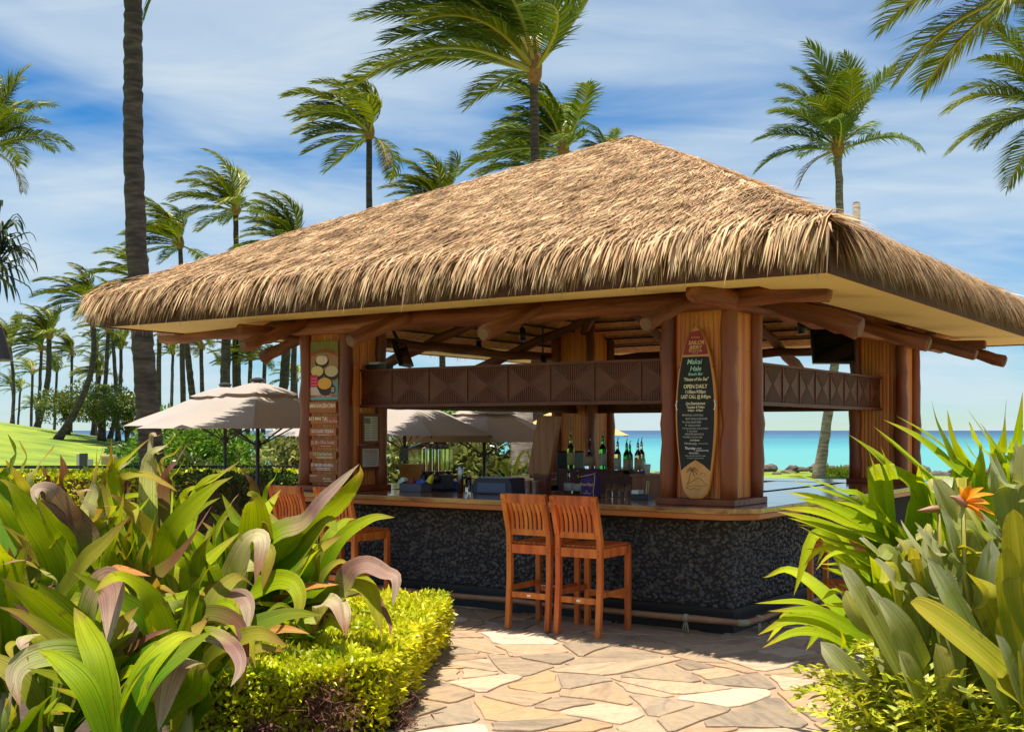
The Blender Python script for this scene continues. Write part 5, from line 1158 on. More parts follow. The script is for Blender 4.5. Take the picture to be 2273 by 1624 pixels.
# dark rail along the lawn, with posts
s = empty('lawn_rail', (-7.5,22.6,0)); tag(s, 'thin dark rail between hedge and lawn', 'rail')
MB().beam((-6.5,0,.98),(5.2,0,.98), .04, .06).build('top_rail', M['black'], s)
for k in range(7): MB().beam((-6.4+1.9*k,0,0),(-6.4+1.9*k,0,.95), .04, .04, (0,1,0)).build('rail_post', M['black'], s)
# far things on the lawn
p = on_ground(184, 46); s = empty('utility_box', p, R(15)); tag(s, 'dark grey utility box standing on the lawn', 'utility box'); MB().box(-.11,.17,-.2,.2,0,.62).build('cabinet', paint('box_dark', (.03,.03,.035), .5), s); MB().box(.18,.36,-.2,.2,0,.40).build('side_cabinet', paint('box_grey', (.28,.28,.27), .6), s); MB().box(-.22,-.115,-.2,.2,0,.6).build('side_panel', paint('box_grey2', (.36,.36,.34), .6), s)
p = on_ground(283, 50); s = empty('stone_planter', p, R(5)); tag(s, 'low tan stone planter at the edge of the lawn', 'planter'); MB().box(-.95,.95,-.5,.5,-.3,.42).build('stone_box', mat('planter_stone', [(.36,.26,.18),(.50,.38,.27)], scale=4, rough=.9, bump=.4), s); MB().box(-1.0,1.0,-.55,.55,.42,.48).build('cap', paint('planter_cap', (.5,.4,.3)), s)
rg = np.random.default_rng(77); n = 700; pp = np.c_[rg.uniform(-.9,.9,n), rg.uniform(-.45,.45,n), rg.uniform(.48,.75,n)]; f = obj('hedge_foliage', leaf_cloud(pp, np.tile((0,0,1.),(n,1)), .12, .8, 'foliage', M['hedge_dark'], 78), s); f['kind'] = 'stuff'
# path lantern at the left edge, close by
q = at(-22, 800, 9.0); s = empty('path_lantern', (q.x, 9.0, .0)); tag(s, 'black lantern hood cut by the left edge', 'lantern')
MB().lathe([(.17,q.z),(.16,q.z+.01),(.09,q.z+.25),(.03,q.z+.28)], 12).build('hood', M['blackplastic'], s); MB().lathe([(.035,0),(.03,q.z+.02)], 10).build('post', M['blackplastic'], s, smooth=True); MB().lathe([(.07,q.z-.16),(.07,q.z-.01)], 12).build('lamp_glass', M['white'], s)
# wooden pole behind the roof
q = at(1901, 452, 24); s = empty('wooden_pole', (q.x, 24, 0)); tag(s, 'weathered wooden pole standing up behind the right roof slope', 'pole'); b = MB(); wob_log(b, (0,0,-.2), (0,0,q.z), .085, .075, 12, 10, .008, 3); b.build('shaft', M['trunk_pale'], s, smooth=True); MB().lathe([(.08,q.z),(.05,q.z+.03)], 10).build('cut_top', M['twig'], s)
# shore boulders, seen through and right of the bar
def boulder_mesh(seed):
    r = random.Random(seed); n = 9; b = MB(); vs = []
    for i, (rr, z) in enumerate(((.8,-.3),(1,.05),(.85,.4),(.45,.62))):
        vs += [(rr*math.cos(2*math.pi*j/n)*r.uniform(.8,1.15), rr*math.sin(2*math.pi*j/n)*r.uniform(.8,1.15), z*r.uniform(.85,1.2)) for j in range(n)]
    vs.append((0,0,.66)); b.add(vs, [(i*n+j, i*n+(j+1)%n, (i+1)*n+(j+1)%n, (i+1)*n+j) for i in range(3) for j in range(n)] + [(3*n+j,3*n+(j+1)%n,4*n) for j in range(n)]); return b.mesh('boulder', M['boulder'])
cnt = {}; ORD = 'first second third fourth fifth sixth seventh eighth ninth tenth eleventh twelfth thirteenth fourteenth fifteenth'.split()
bm = [boulder_mesh(k) for k in range(5)]; r = random.Random(9); k = 0
for px in list(range(1360, 1480, 21)) + list(range(1695, 1900, 17)) + list(range(2050, 2290, 24)) :
    Y = r.uniform(44,48); x = (px+r.uniform(-5,5)-CX)/F*Y; sc_ = r.uniform(.18,.36); o = obj('boulder', bm[k%5], None, (x,Y,hgt(x,Y)-.02+(.12 if Y>46 else 0)), (0,0,r.uniform(0,6)), (sc_*r.uniform(1,1.6),sc_,sc_*r.uniform(.8,1.1)))
    where = 'behind the bottles' if px < 1500 else ('in the right hand opening' if px < 1950 else 'right of the bar')
    cnt[where] = cnt.get(where, 0) + 1; tag(o, ORD[cnt[where]-1] + ' boulder from the left ' + where, 'boulder', 'boulders along the shore'); k += 1
n = 500; x = rg.uniform(11,14.5,n); y = rg.uniform(42,43,n); pp = np.c_[x, y, rg.uniform(0,.28,n)]
f = obj('shore_plants', leaf_cloud(pp, np.tile((0,0,1.),(n,1)), .22, .6, 'shore_plants', M['hedge_gold'], 79), None); tag(f, 'bright low shore plants before the boulders', 'plants', kind='stuff')
# people far off on the grass
def person(px, Y, pose, top, lab, rz=0):
    p = on_ground(px, Y); s = empty('person', p, R(rz)); tag(s, lab, 'person', 'people resting on the lawn')
    if pose == 'sit': J = {'pel':(0,0,.13),'bel':(0,.02,.30),'che':(0,.05,.48),'nec':(0,.03,.62),'hea':(0,0,.70),'top':(0,0,.84),'kl':(-.12,-.40,.36),'kr':(.12,-.40,.36),'fl':(-.12,-.52,.04),'fr':(.12,-.52,.04),'tl':(-.12,-.66,.03),'tr':(.12,-.66,.03),'sl':(-.19,.04,.54),'sr':(.19,.04,.54),'el':(-.24,-.12,.38),'er':(.24,-.12,.38),'hl':(-.14,-.34,.36),'hr':(.14,-.34,.36)}
    elif pose == 'lie': J = {'pel':(0,0,.11),'bel':(.18,0,.12),'che':(.38,0,.13),'nec':(.54,0,.13),'hea':(.62,0,.14),'top':(.78,0,.15),'kl':(-.42,-.1,.26),'kr':(-.44,.1,.12),'fl':(-.72,-.1,.06),'fr':(-.86,.1,.07),'tl':(-.80,-.1,.10),'tr':(-.92,.1,.14),'sl':(.46,-.19,.12),'sr':(.46,.19,.12),'el':(.26,-.26,.08),'er':(.26,.26,.08),'hl':(.05,-.22,.08),'hr':(.05,.22,.08)}
    else: J = {'pel':(0,0,.92),'bel':(0,0,1.10),'che':(0,0,1.30),'nec':(0,0,1.47),'hea':(0,-.02,1.56),'top':(0,-.02,1.71),'kl':(-.10,-.08,.50),'kr':(.10,.06,.50),'fl':(-.10,-.02,.08),'fr':(.10,.22,.10),'tl':(-.10,-.16,.03),'tr':(.10,.08,.03),'sl':(-.19,0,1.40),'sr':(.19,0,1.40),'el':(-.24,.06,1.14),'er':(.24,-.06,1.14),'hl':(-.22,-.02,.90),'hr':(.22,-.18,.94)}
    ks = list(J); E = [('pel','bel'),('bel','che'),('che','nec'),('nec','hea'),('hea','top'),('pel','kl'),('kl','fl'),('fl','tl'),('pel','kr'),('kr','fr'),('fr','tr'),('che','sl'),('sl','el'),('el','hl'),('che','sr'),('sr','er'),('er','hr')]
    rad = {'pel':.13,'bel':.12,'che':.14,'nec':.055,'hea':.085,'top':.075,'kl':.062,'kr':.062,'fl':.042,'fr':.042,'tl':.035,'tr':.035,'sl':.06,'sr':.06,'el':.043,'er':.043,'hl':.035,'hr':.035}
    def skin(keys, edges, mt, name, add):
        me = bpy.data.meshes.new(name); me.from_pydata([J[k] for k in keys], [(keys.index(a), keys.index(b)) for a, b in edges], []); me.materials.append(mt); o = obj(name, me, s)
        md = o.modifiers.new('skin','SKIN'); sv = me.skin_vertices[0] if me.skin_vertices else None
        if not me.skin_vertices:
            with bpy.context.temp_override(object=o, active_object=o): bpy.ops.mesh.customdata_skin_add()
        for i, k in enumerate(keys): me.skin_vertices[0].data[i].radius = (rad[k]+add,)*2; me.skin_vertices[0].data[i].use_root = (i == 0)
        o.modifiers.new('sub','SUBSURF').levels = 1; return o
    skin(ks, E, M['skin'], 'body', 0)
    if top: skin(['bel','che','sl','sr'], [('bel','che'),('che','sl'),('che','sr')], M[top], 'shirt', .03)
    skin(['pel','kl','kr'], [('pel','kl'),('pel','kr')], M['cloth_blue'], 'shorts', .02)
    h = Vector(J['hea']).lerp(Vector(J['top']), .55); MB().lathe([(.01,-.02),(.085,0),(.088,.05),(.05,.10),(.01,.115)], 10, (h.x,h.y+.012,h.z)).build('hair', M['hair'], s, smooth=True)
person(263, 52, 'sit', 'cloth_white', 'person in a white shirt sitting on the far lawn by the palm trunks', 160)
person(568, 44, 'sit', 'cloth_red', 'person in red sitting on the grass under the front umbrella', 30)
person(630, 42, 'sit', None, 'bare shouldered person sitting on the grass near the left pillar', 170)
person(634, 38, 'lie', None, 'person lying on the grass near the left pillar', 10)
person(472, 46, 'stand', 'cloth_blue', 'person in dark clothes walking beyond the umbrella poles', 70)

# screw pine at the left edge
def screw_pine():
    c = at(-12, 545, 14.0); s = empty('screw_pine', (c.x, c.y, 0)); tag(s, 'dark screw pine with sword leaves cut by the left edge', 'tree'); r = random.Random(31)
    MB().tube([(0,0,-.1),(-.1,0,1.5),(0,0,c.z)], [.11,.09,.07], 10).build('trunk', M['trunk'], s, smooth=True)
    for k in range(110):
        a = 2*math.pi*(k*.382 % 1); e = R(r.uniform(-35,70)); L = r.uniform(.50,.72); b0 = Vector((0,0,c.z-.35+.5*k/110)); d = Vector((math.cos(a)*math.cos(e), math.sin(a)*math.cos(e), math.sin(e)))
        kink = r.uniform(.45,.75); P = [b0, b0+d*L*.35, b0+d*L*kink, b0+d*L*kink + (d*.5+Vector((0,0,-.9))).normalized()*L*(1-kink)*r.uniform(.6,1)]
        v, f = strap(P, .05, 10, .4, .6); MB().add(v, f).build('leaf', M['pandanus'], s)
screw_pine()
# ---------------------------------------------------------------- foreground plants, leaf by leaf
def leaf_mat(name, stops, stripe=.25, trans=.38, rough=.48, rib=None, vary=.18, hue=.012):
    m = bpy.data.materials.new(name); m.use_nodes = True; nt = m.node_tree; n = nt.nodes; l = nt.links; p = n['Principled BSDF']; p.inputs['Roughness'].default_value = rough; p.inputs['Specular IOR Level'].default_value = .10
    uv = n.new('ShaderNodeUVMap'); sp = n.new('ShaderNodeSeparateXYZ'); l.new(uv.outputs[0], sp.inputs[0])
    oi = n.new('ShaderNodeObjectInfo'); ns = n.new('ShaderNodeTexNoise'); tc = n.new('ShaderNodeTexCoord'); ns.inputs['Scale'].default_value = 5; ns.inputs['Detail'].default_value = 4; l.new(tc.outputs['Object'], ns.inputs[0])
    ma = n.new('ShaderNodeMath'); ma.operation = 'MULTIPLY_ADD'; l.new(ns.outputs[0], ma.inputs[0]); ma.inputs[1].default_value = .30; l.new(sp.outputs[1], ma.inputs[2])
    rp = n.new('ShaderNodeValToRGB'); el = rp.color_ramp.elements
    while len(el) < len(stops): el.new(.5)
    for i, (pos, c) in enumerate(stops): el[i].position = min(1, (pos+.15)/1.3); el[i].color = (*c, 1)
    sc = n.new('ShaderNodeMath'); sc.operation = 'DIVIDE'; l.new(ma.outputs[0], sc.inputs[0]); sc.inputs[1].default_value = 1.3; l.new(sc.outputs[0], rp.inputs[0])
    # lengthwise veins
    wv = n.new('ShaderNodeTexNoise'); cb = n.new('ShaderNodeCombineXYZ'); mu = n.new('ShaderNodeMath'); mu.operation = 'MULTIPLY'; mu.inputs[1].default_value = 26; l.new(sp.outputs[0], mu.inputs[0])
    mv = n.new('ShaderNodeMath'); mv.operation = 'MULTIPLY'; mv.inputs[1].default_value = 1.6; l.new(sp.outputs[1], mv.inputs[0]); l.new(mu.outputs[0], cb.inputs[0]); l.new(mv.outputs[0], cb.inputs[1]); l.new(oi.outputs['Random'], cb.inputs[2])
    wv.inputs['Scale'].default_value = 1; wv.inputs['Detail'].default_value = 3; l.new(cb.outputs[0], wv.inputs[0])
    mr = n.new('ShaderNodeMapRange'); l.new(wv.outputs[0], mr.inputs[0]); mr.inputs[1].default_value = .3; mr.inputs[2].default_value = .7; mr.inputs[3].default_value = 1-stripe; mr.inputs[4].default_value = 1+stripe
    m1 = n.new('ShaderNodeMath'); m1.operation = 'MULTIPLY_ADD'; l.new(oi.outputs['Random'], m1.inputs[0]); m1.inputs[1].default_value = 2*vary; m1.inputs[2].default_value = 1-vary
    m2 = n.new('ShaderNodeMath'); m2.operation = 'MULTIPLY'; l.new(mr.outputs[0], m2.inputs[0]); l.new(m1.outputs[0], m2.inputs[1])
    hs = n.new('ShaderNodeHueSaturation'); l.new(rp.outputs[0], hs.inputs['Color']); l.new(m2.outputs[0], hs.inputs['Value'])
    mh = n.new('ShaderNodeMath'); mh.operation = 'MULTIPLY_ADD'; f7 = n.new('ShaderNodeMath'); f7.operation = 'MULTIPLY'; f7.inputs[1].default_value = 9.7; l.new(oi.outputs['Random'], f7.inputs[0]); f8 = n.new('ShaderNodeMath'); f8.operation = 'FRACT'; l.new(f7.outputs[0], f8.inputs[0])
    l.new(f8.outputs[0], mh.inputs[0]); mh.inputs[1].default_value = 2*hue; mh.inputs[2].default_value = .5-hue; l.new(mh.outputs[0], hs.inputs['Hue']); col = hs.outputs[0]
    if rib:
        ab = n.new('ShaderNodeMath'); ab.operation = 'SUBTRACT'; l.new(sp.outputs[0], ab.inputs[0]); ab.inputs[1].default_value = .5; a2 = n.new('ShaderNodeMath'); a2.operation = 'ABSOLUTE'; l.new(ab.outputs[0], a2.inputs[0])
        r2 = n.new('ShaderNodeMapRange'); l.new(a2.outputs[0], r2.inputs[0]); r2.inputs[1].default_value = .03; r2.inputs[2].default_value = .08; r2.inputs[3].default_value = .8; r2.inputs[4].default_value = 0
        mx = n.new('ShaderNodeMixRGB'); l.new(r2.outputs[0], mx.inputs[0]); l.new(col, mx.inputs[1]); mx.inputs[2].default_value = (*rib, 1); col = mx.outputs[0]
    # brown nicks along the rim and small spots
    ed = n.new('ShaderNodeMath'); ed.operation = 'SUBTRACT'; l.new(sp.outputs[0], ed.inputs[0]); ed.inputs[1].default_value = .5; ea = n.new('ShaderNodeMath'); ea.operation = 'ABSOLUTE'; l.new(ed.outputs[0], ea.inputs[0])
    sn = n.new('ShaderNodeTexNoise'); sn.inputs['Scale'].default_value = 22; sn.inputs['Detail'].default_value = 5; l.new(tc.outputs['Object'], sn.inputs[0])
    es = n.new('ShaderNodeMath'); es.operation = 'MULTIPLY_ADD'; l.new(ea.outputs[0], es.inputs[0]); es.inputs[1].default_value = .42; l.new(sn.outputs[0], es.inputs[2])
    er = n.new('ShaderNodeMapRange'); l.new(es.outputs[0], er.inputs[0]); er.inputs[1].default_value = .74; er.inputs[2].default_value = .84; er.inputs[4].default_value = .55
    bm_ = n.new('ShaderNodeMixRGB'); l.new(er.outputs[0], bm_.inputs[0]); l.new(col, bm_.inputs[1]); bm_.inputs[2].default_value = (.20,.10,.03,1); col = bm_.outputs[0]
    l.new(col, p.inputs['Base Color'])
    bp = n.new('ShaderNodeBump'); bp.inputs['Strength'].default_value = .55; bp.inputs['Distance'].default_value = .006; l.new(wv.outputs[0], bp.inputs['Height']); l.new(bp.outputs[0], p.inputs['Normal'])
    tr = n.new('ShaderNodeBsdfTranslucent'); tm = n.new('ShaderNodeMixRGB'); tm.blend_type = 'MULTIPLY'; tm.inputs[0].default_value = 1; l.new(col, tm.inputs[1]); tm.inputs[2].default_value = (1.25,1.15,.45,1); l.new(tm.outputs[0], tr.inputs[0])
    mx = n.new('ShaderNodeMixShader'); mx.inputs[0].default_value = trans; l.new(p.outputs[0], mx.inputs[1]); l.new(tr.outputs[0], mx.inputs[2]); l.new(mx.outputs[0], n['Material Output'].inputs[0])
    return m
G1, G2, YG = (.085,.17,.003), (.20,.305,.004), (.37,.425,.006)
PK, PU, WH, BR, OR = (.42,.28,.21), (.25,.13,.10), (.46,.38,.24), (.20,.09,.03), (.50,.22,.06)
LM = {'g': leaf_mat('lily_green', [(0,G1),(.45,G2),(.85,YG),(1,(.36,.26,.05))]), 'd': leaf_mat('lily_dark', [(0,(.04,.11,.004)),(.6,(.10,.20,.006)),(1,(.23,.25,.012))]),
      'p': leaf_mat('lily_pink_tip', [(0,G1),(.50,G2),(.64,(.36,.28,.12)),(.72,PU),(.86,PK),(1,WH)], .3, .25), 'w': leaf_mat('lily_pale', [(0,G1),(.45,(.22,.32,.01)),(.68,(.40,.42,.12)),(.86,(.48,.38,.24)),(1,(.36,.18,.11))], .28, .28),
      'o': leaf_mat('lily_orange', [(0,G2),(.35,(.26,.15,.03)),(.7,(.46,.22,.05)),(1,(.56,.27,.08))], .3, .3), 'u': leaf_mat('lily_purple', [(0,G1),(.5,(.14,.15,.02)),(.75,(.15,.06,.035)),(1,(.24,.10,.11))], .3, .25),
      'y': leaf_mat('lily_olive', [(0,G1),(.5,(.21,.23,.02)),(.8,(.34,.30,.035)),(1,(.30,.16,.04))], .2),
      'l': leaf_mat('spider_lily', [(0,(.09,.22,.006)),(.5,(.22,.37,.008)),(.9,(.40,.48,.012)),(1,(.46,.36,.03))], .16, .42), 'b': leaf_mat('paradise_leaf', [(0,(.16,.24,.008)),(.5,(.20,.265,.028)),(.86,(.28,.32,.085)),(1,(.56,.56,.38))], .16, .40, .5, rib=(.34,.36,.10)),
      'c': leaf_mat('paradise_leaf_bright', [(0,(.16,.24,.008)),(.5,(.26,.32,.014)),(1,(.42,.38,.04))], .18, .38, .42, rib=(.48,.42,.06))}
ORG = {'A': (0, 1081.0), 'B': (0, 543.2), 'C': (754.4, 1081.0), 'R': (1518.6, 1081.0), 'S': (1518.6, 543.2)}
def leaf_obj(parent, origin, P, w, mt, prof='strap', fold=.22, seed=0, pref=(0,-.72,.66), n=22, wav=.05, name='leaf', t0=None):
    r = random.Random(seed); C = catmull(P, n); vs = []; uvs = []; K = 5; pn = Vector(pref) + Vector((r.uniform(-.35,.35), r.uniform(-.1,.1), r.uniform(-.25,.25))); ph = r.uniform(0,6)
    d = [0]
    for i in range(1, n): d.append(d[-1] + (C[i]-C[i-1]).length)
    psd = None
    for i, c in enumerate(C):
        t = d[i]/d[-1]; tg = (C[min(i+1,n-1)]-C[max(i-1,0)]).normalized(); sd = tg.cross(pn)
        if sd.length < .15 and psd: sd = psd
        sd.normalize()
        if psd: sd = (sd*.6 + psd*.4).normalized() if sd.dot(psd) > 0 else (-sd*.3 + psd*.7).normalized()
        psd = sd; nn = sd.cross(tg)
        if prof == 'strap': k = min(1, .42 + t*1.5)*(1 - max(0,(t-.5)/.5)**2.5)
        elif prof == 'lance': k = min(1, .40+t*1.5)*(1 - max(0,(t-.5)/.5)**2.2)
        else:
            a_ = t0 if t0 is not None else d[min(n-1, int((n-1)/(len(P)-1)))]/d[-1]*.85; q_ = (t-a_)/(1-a_)
            k = .085 if q_ <= 0 else .085 + .915*math.sin(min(1, q_/.42)*math.pi/2)*max(0, 1-max(0,(q_-.62)/.38)**3.0)**.6
            if t > .999: k = .05
        hw = w/2*max(k, .0)
        for j in range(K):
            u = j/(K-1)*2-1; off = fold*hw*(abs(u)**1.3) + wav*hw*math.sin(t*11+ph+u*1.6)*abs(u)
            vs.append(c + sd*(u*hw) + nn*off - origin); uvs.append((j/(K-1), t))
    fs = [(i*K+j, i*K+j+1, (i+1)*K+j+1, (i+1)*K+j) for i in range(n-1) for j in range(K-1)]
    b = MB(); b.add(vs, fs); me = b.mesh(name, mt, True); ul = me.uv_layers.new(name='UVMap'); lv = np.empty(len(me.loops), np.int32); me.loops.foreach_get('vertex_index', lv); ul.data.foreach_set('uv', np.array(uvs, np.float32)[lv].ravel())
    return obj(name, me, parent)

# --- giant lilies on the left
LILY = [(18,5.35),(120,4.75),(255,4.35),(330,5.55),(405,5.1),(500,7.4),(590,7.6),(690,7.9)]
M['lily_stem'] = mat('lily_stem', [(.07,.10,.015),(.16,.18,.03),(.22,.16,.05)], scale=6, stretch=(1,1,.3), rough=.5)
lilies = []
desc = ['giant lily clump cut by the left edge','giant lily with long arching leaves low at the left','giant lily in front with pink hanging leaf tips','giant lily with upright pale leaves behind the front one',
        'giant lily with broad green leaves in the middle of the clump','giant lily with steep dark leaves at the back of the clump','giant lily with drooping pink striped tips left of the hedge','giant lily nearest the bar with a tall pink leaf crossing the stools']
for (px, Y), ds in zip(LILY, desc):
    x = (px-CX)/F*Y; s = empty('giant_lily', (x, Y, .03)); tag(s, ds, 'plant', 'giant lilies in the left bed'); lilies.append((s, Vector((x,Y,.03))))
    MB().tube([(0,0,-.03),(.01,0,.2),(0,0,.48)], [.06,.055,.04], 10).build('stem', M['lily_stem'], s, smooth=True)
def lily_leaf(reg, pts, w, ty, dY=0.0, plant=None, seed=None, reach=.30):
    ox, oy = ORG[reg]; D = [(ox+x*.3344, oy+y*.3344) for x, y in pts]
    t = (D[0][1]-1081)/543; Y0 = 5.95 - 1.45*min(max(t,-.2),1.0) + dY + 1.7*sstep(420, 540, D[0][0])
    best = min(range(len(lilies)), key=lambda i: abs((D[0][0]-CX)/F*Y0 - lilies[i][1].x)*1.0 + abs(lilies[i][1].y - Y0)*.8) if plant is None else plant
    s, o = lilies[best]; k = len(D); P = []
    ys = [p[1] for p in D]
    for i, (x, y) in enumerate(D):
        f = i/(k-1); P.append(at(x, y, Y0 - reach*f))
    foot = o + Vector((0, 0, min(.42, max(.1, P[0].z-.22))))
    P = [foot, foot.lerp(P[0], .55) + Vector((0,0,.03))] + P
    leaf_obj(s, o, P, w*.3344/F*Y0*1.12, LM[ty], 'strap', .14, seed if seed is not None else int(D[0][0]*3+D[-1][1]), n=26)
LV = [('A',[(400,560),(180,180),(60,0),(-20,-60)],210,'g'),('A',[(420,450),(330,250),(230,60)],190,'g'),('A',[(560,340),(430,170),(330,25),(240,20),(240,130)],190,'p'),('A',[(480,640),(560,500),(690,380),(860,190)],175,'y'),
 ('A',[(760,520),(800,250),(820,30)],165,'g'),('A',[(930,520),(990,330),(1045,150)],100,'y'),('A',[(1080,460),(1180,240),(1400,20),(1545,-70)],165,'g'),('A',[(980,660),(1120,530),(1240,400),(1320,270),(1405,125)],160,'u'),
 ('A',[(1400,780),(1350,500),(1410,300)],200,'d'),('A',[(1690,480),(1695,250),(1680,70),(1640,55)],220,'g'),('A',[(1480,820),(1560,560),(1660,350),(1740,360),(1690,640)],180,'w'),('A',[(1740,500),(1640,510),(1540,560),(1460,650)],135,'w'),
 ('A',[(560,1040),(600,800),(680,645),(745,680),(740,860),(718,1060)],240,'p'),('A',[(1290,940),(1200,800),(1080,775),(950,830),(890,930),(850,1160)],165,'w'),('A',[(1280,1330),(1250,1140),(1170,1150),(1110,1290),(1050,1620)],235,'p'),
 ('A',[(1350,900),(1450,770),(1590,730),(1650,810),(1635,995)],150,'p'),('A',[(1290,1100),(1350,985),(1450,1000),(1560,1080),(1595,1200),(1530,1325)],125,'p'),('A',[(1260,940),(1400,890),(1520,905),(1575,990)],62,'g'),
 ('A',[(1600,1010),(1750,965),(1900,945),(2055,970)],130,'o'),('A',[(1640,720),(1800,625),(1930,630),(1990,740),(1960,930)],150,'g'),('A',[(1900,700),(2060,660),(2250,645)],100,'o'),
 ('A',[(1700,420),(1860,290),(2010,240),(2130,100),(2260,-30),(2385,-155)],150,'p'),('A',[(1800,640),(2000,430),(2170,230),(2240,300)],200,'d'),('A',[(1850,480),(2060,250),(2240,120),(2380,-60),(2390,-150)],160,'g'),
 ('A',[(600,1100),(420,930),(200,730),(0,600)],160,'g'),('A',[(610,1160),(350,980),(150,850),(-20,790)],110,'y'),('A',[(650,1250),(560,1130),(400,1095),(190,1140),(90,1260),(135,1460)],165,'w'),
 ('A',[(770,1560),(640,1350),(420,1270),(180,1200)],145,'d'),('A',[(790,1560),(870,1350),(970,1190)],130,'g'),('A',[(640,1080),(450,850),(240,630)],215,'d'),('A',[(840,1260),(1000,1080),(1200,1115)],170,'d'),
 ('A',[(170,1640),(250,1480),(420,1310)],210,'d'),('A',[(10,1640),(60,1420),(100,1270)],120,'w'),('A',[(300,1060),(240,975),(150,1010),(185,1130)],125,'w'),('A',[(300,1500),(380,1460),(500,1490)],70,'g'),
 ('A',[(380,640),(260,545),(150,480),(0,515)],95,'w'),('A',[(270,500),(120,350),(-10,230)],170,'y'),('A',[(30,540),(-20,420),(-60,300)],150,'g'),
 ('A',[(1180,1180),(1240,960),(1330,700)],110,'g'),('A',[(620,700),(700,560),(780,540),(1000,590)],110,'o'),('A',[(1100,700),(1060,650),(1180,720)],60,'y'),('A',[(1230,760),(1330,690),(1120,740),(920,750)],70,'g'),
 ('A',[(1660,1300),(1640,1150),(1700,1020),(1760,1000)],110,'d'),('A',[(2050,1000),(1950,850),(1870,780),(1760,830)],110,'d'),('A',[(2130,860),(2150,760),(2230,780),(2280,960)],160,'w'),
 ('A',[(2000,560),(2080,420),(2150,350)],100,'d'),('A',[(1480,260),(1530,120),(1590,40)],110,'w'),('A',[(880,240),(960,120),(1020,30)],120,'g'),('A',[(640,240),(560,120),(520,30),(620,20)],140,'w'),
 ('B',[(30,1640),(70,1480),(110,1380),(50,1250)],120,'d'),('B',[(190,1660),(250,1480),(320,1390),(362,1330)],115,'w'),('B',[(400,1640),(425,1500),(400,1390)],95,'u'),('B',[(620,1660),(640,1500),(665,1430),(690,1310)],115,'w'),
 ('B',[(715,1600),(735,1430),(742,1275)],92,'y'),('B',[(750,1560),(870,1400),(1005,1275)],85,'g'),('B',[(770,1560),(850,1450),(930,1380)],70,'w'),('B',[(990,1460),(1100,1340),(1190,1235)],110,'w'),('B',[(1100,1580),(1170,1450),(1255,1305)],120,'u'),
 ('B',[(770,1640),(930,1525),(1100,1590),(1180,1640)],95,'y'),('B',[(1320,1640),(1450,1540),(1595,1435)],120,'g'),('B',[(1690,1640),(1610,1500),(1570,1355)],62,'u'),('B',[(320,1600),(300,1520),(285,1460)],50,'u'),('B',[(1000,1300),(1040,1270),(1085,1250)],40,'w'),
 ('C',[(-40,760),(60,570),(180,515),(300,570),(375,610),(352,790)],150,'p'),('C',[(-60,700),(60,620),(190,680),(240,830),(285,985)],150,'g'),('C',[(180,700),(270,790),(330,900),(335,990)],70,'u'),('C',[(-90,790),(-20,760),(40,830),(40,1000)],110,'w'),('C',[(-160,1000),(-60,900),(30,960)],90,'d')]
for i, (rg_, pts, w, ty) in enumerate(LV): lily_leaf(rg_, pts, w, ty, dY=rnd.uniform(-.12,.12), seed=500+i)
r = random.Random(91)
for i, (rg_, pts, w, ty) in enumerate(LV):      # their neighbours a little behind
    if rg_ == 'C' or i in (21, 23): continue
    for q in range(1 if rg_ == 'B' else 2):
        dx, dy = r.uniform(-130,110), r.uniform(10,120); k = r.uniform(.72,.95); x0, y0 = pts[0]; fl = r.choice((1,1,-1))
        lily_leaf(rg_, [(x0+dx+(x-x0)*k*fl, y0+dy+(y-y0)*k) for x, y in pts], w*r.uniform(.55,.85), r.choice('ggydgyu' if ty != 'd' else 'ddg'), dY=r.uniform(.1,.4), seed=1500+i*3+q)
r = random.Random(66)
for s, o in lilies:             # inner leaves that fill the clump
    near = o.y < 5
    for k in range(7 if near else 13):
        a = r.uniform(.25,2.9) if near else 2*math.pi*(k*.382 % 1)+r.uniform(-.3,.3); L = r.uniform(.3,.6); h = r.uniform(.3,.6) if near else r.uniform(.4,.9)
        P = [o+Vector((0,0,.40)), o+Vector((math.cos(a)*L*.3, math.sin(a)*L*.3, .40+h*.6)), o+Vector((math.cos(a)*L*.7, math.sin(a)*L*.7, .42+h*.8)), o+Vector((math.cos(a)*L, math.sin(a)*L, .40+h*r.uniform(.75,1.05)))]
        leaf_obj(s, o, P, r.uniform(.08,.12), LM[r.choice('ggddyy')], 'strap', .2, k*31+int(o.x*50), n=18)

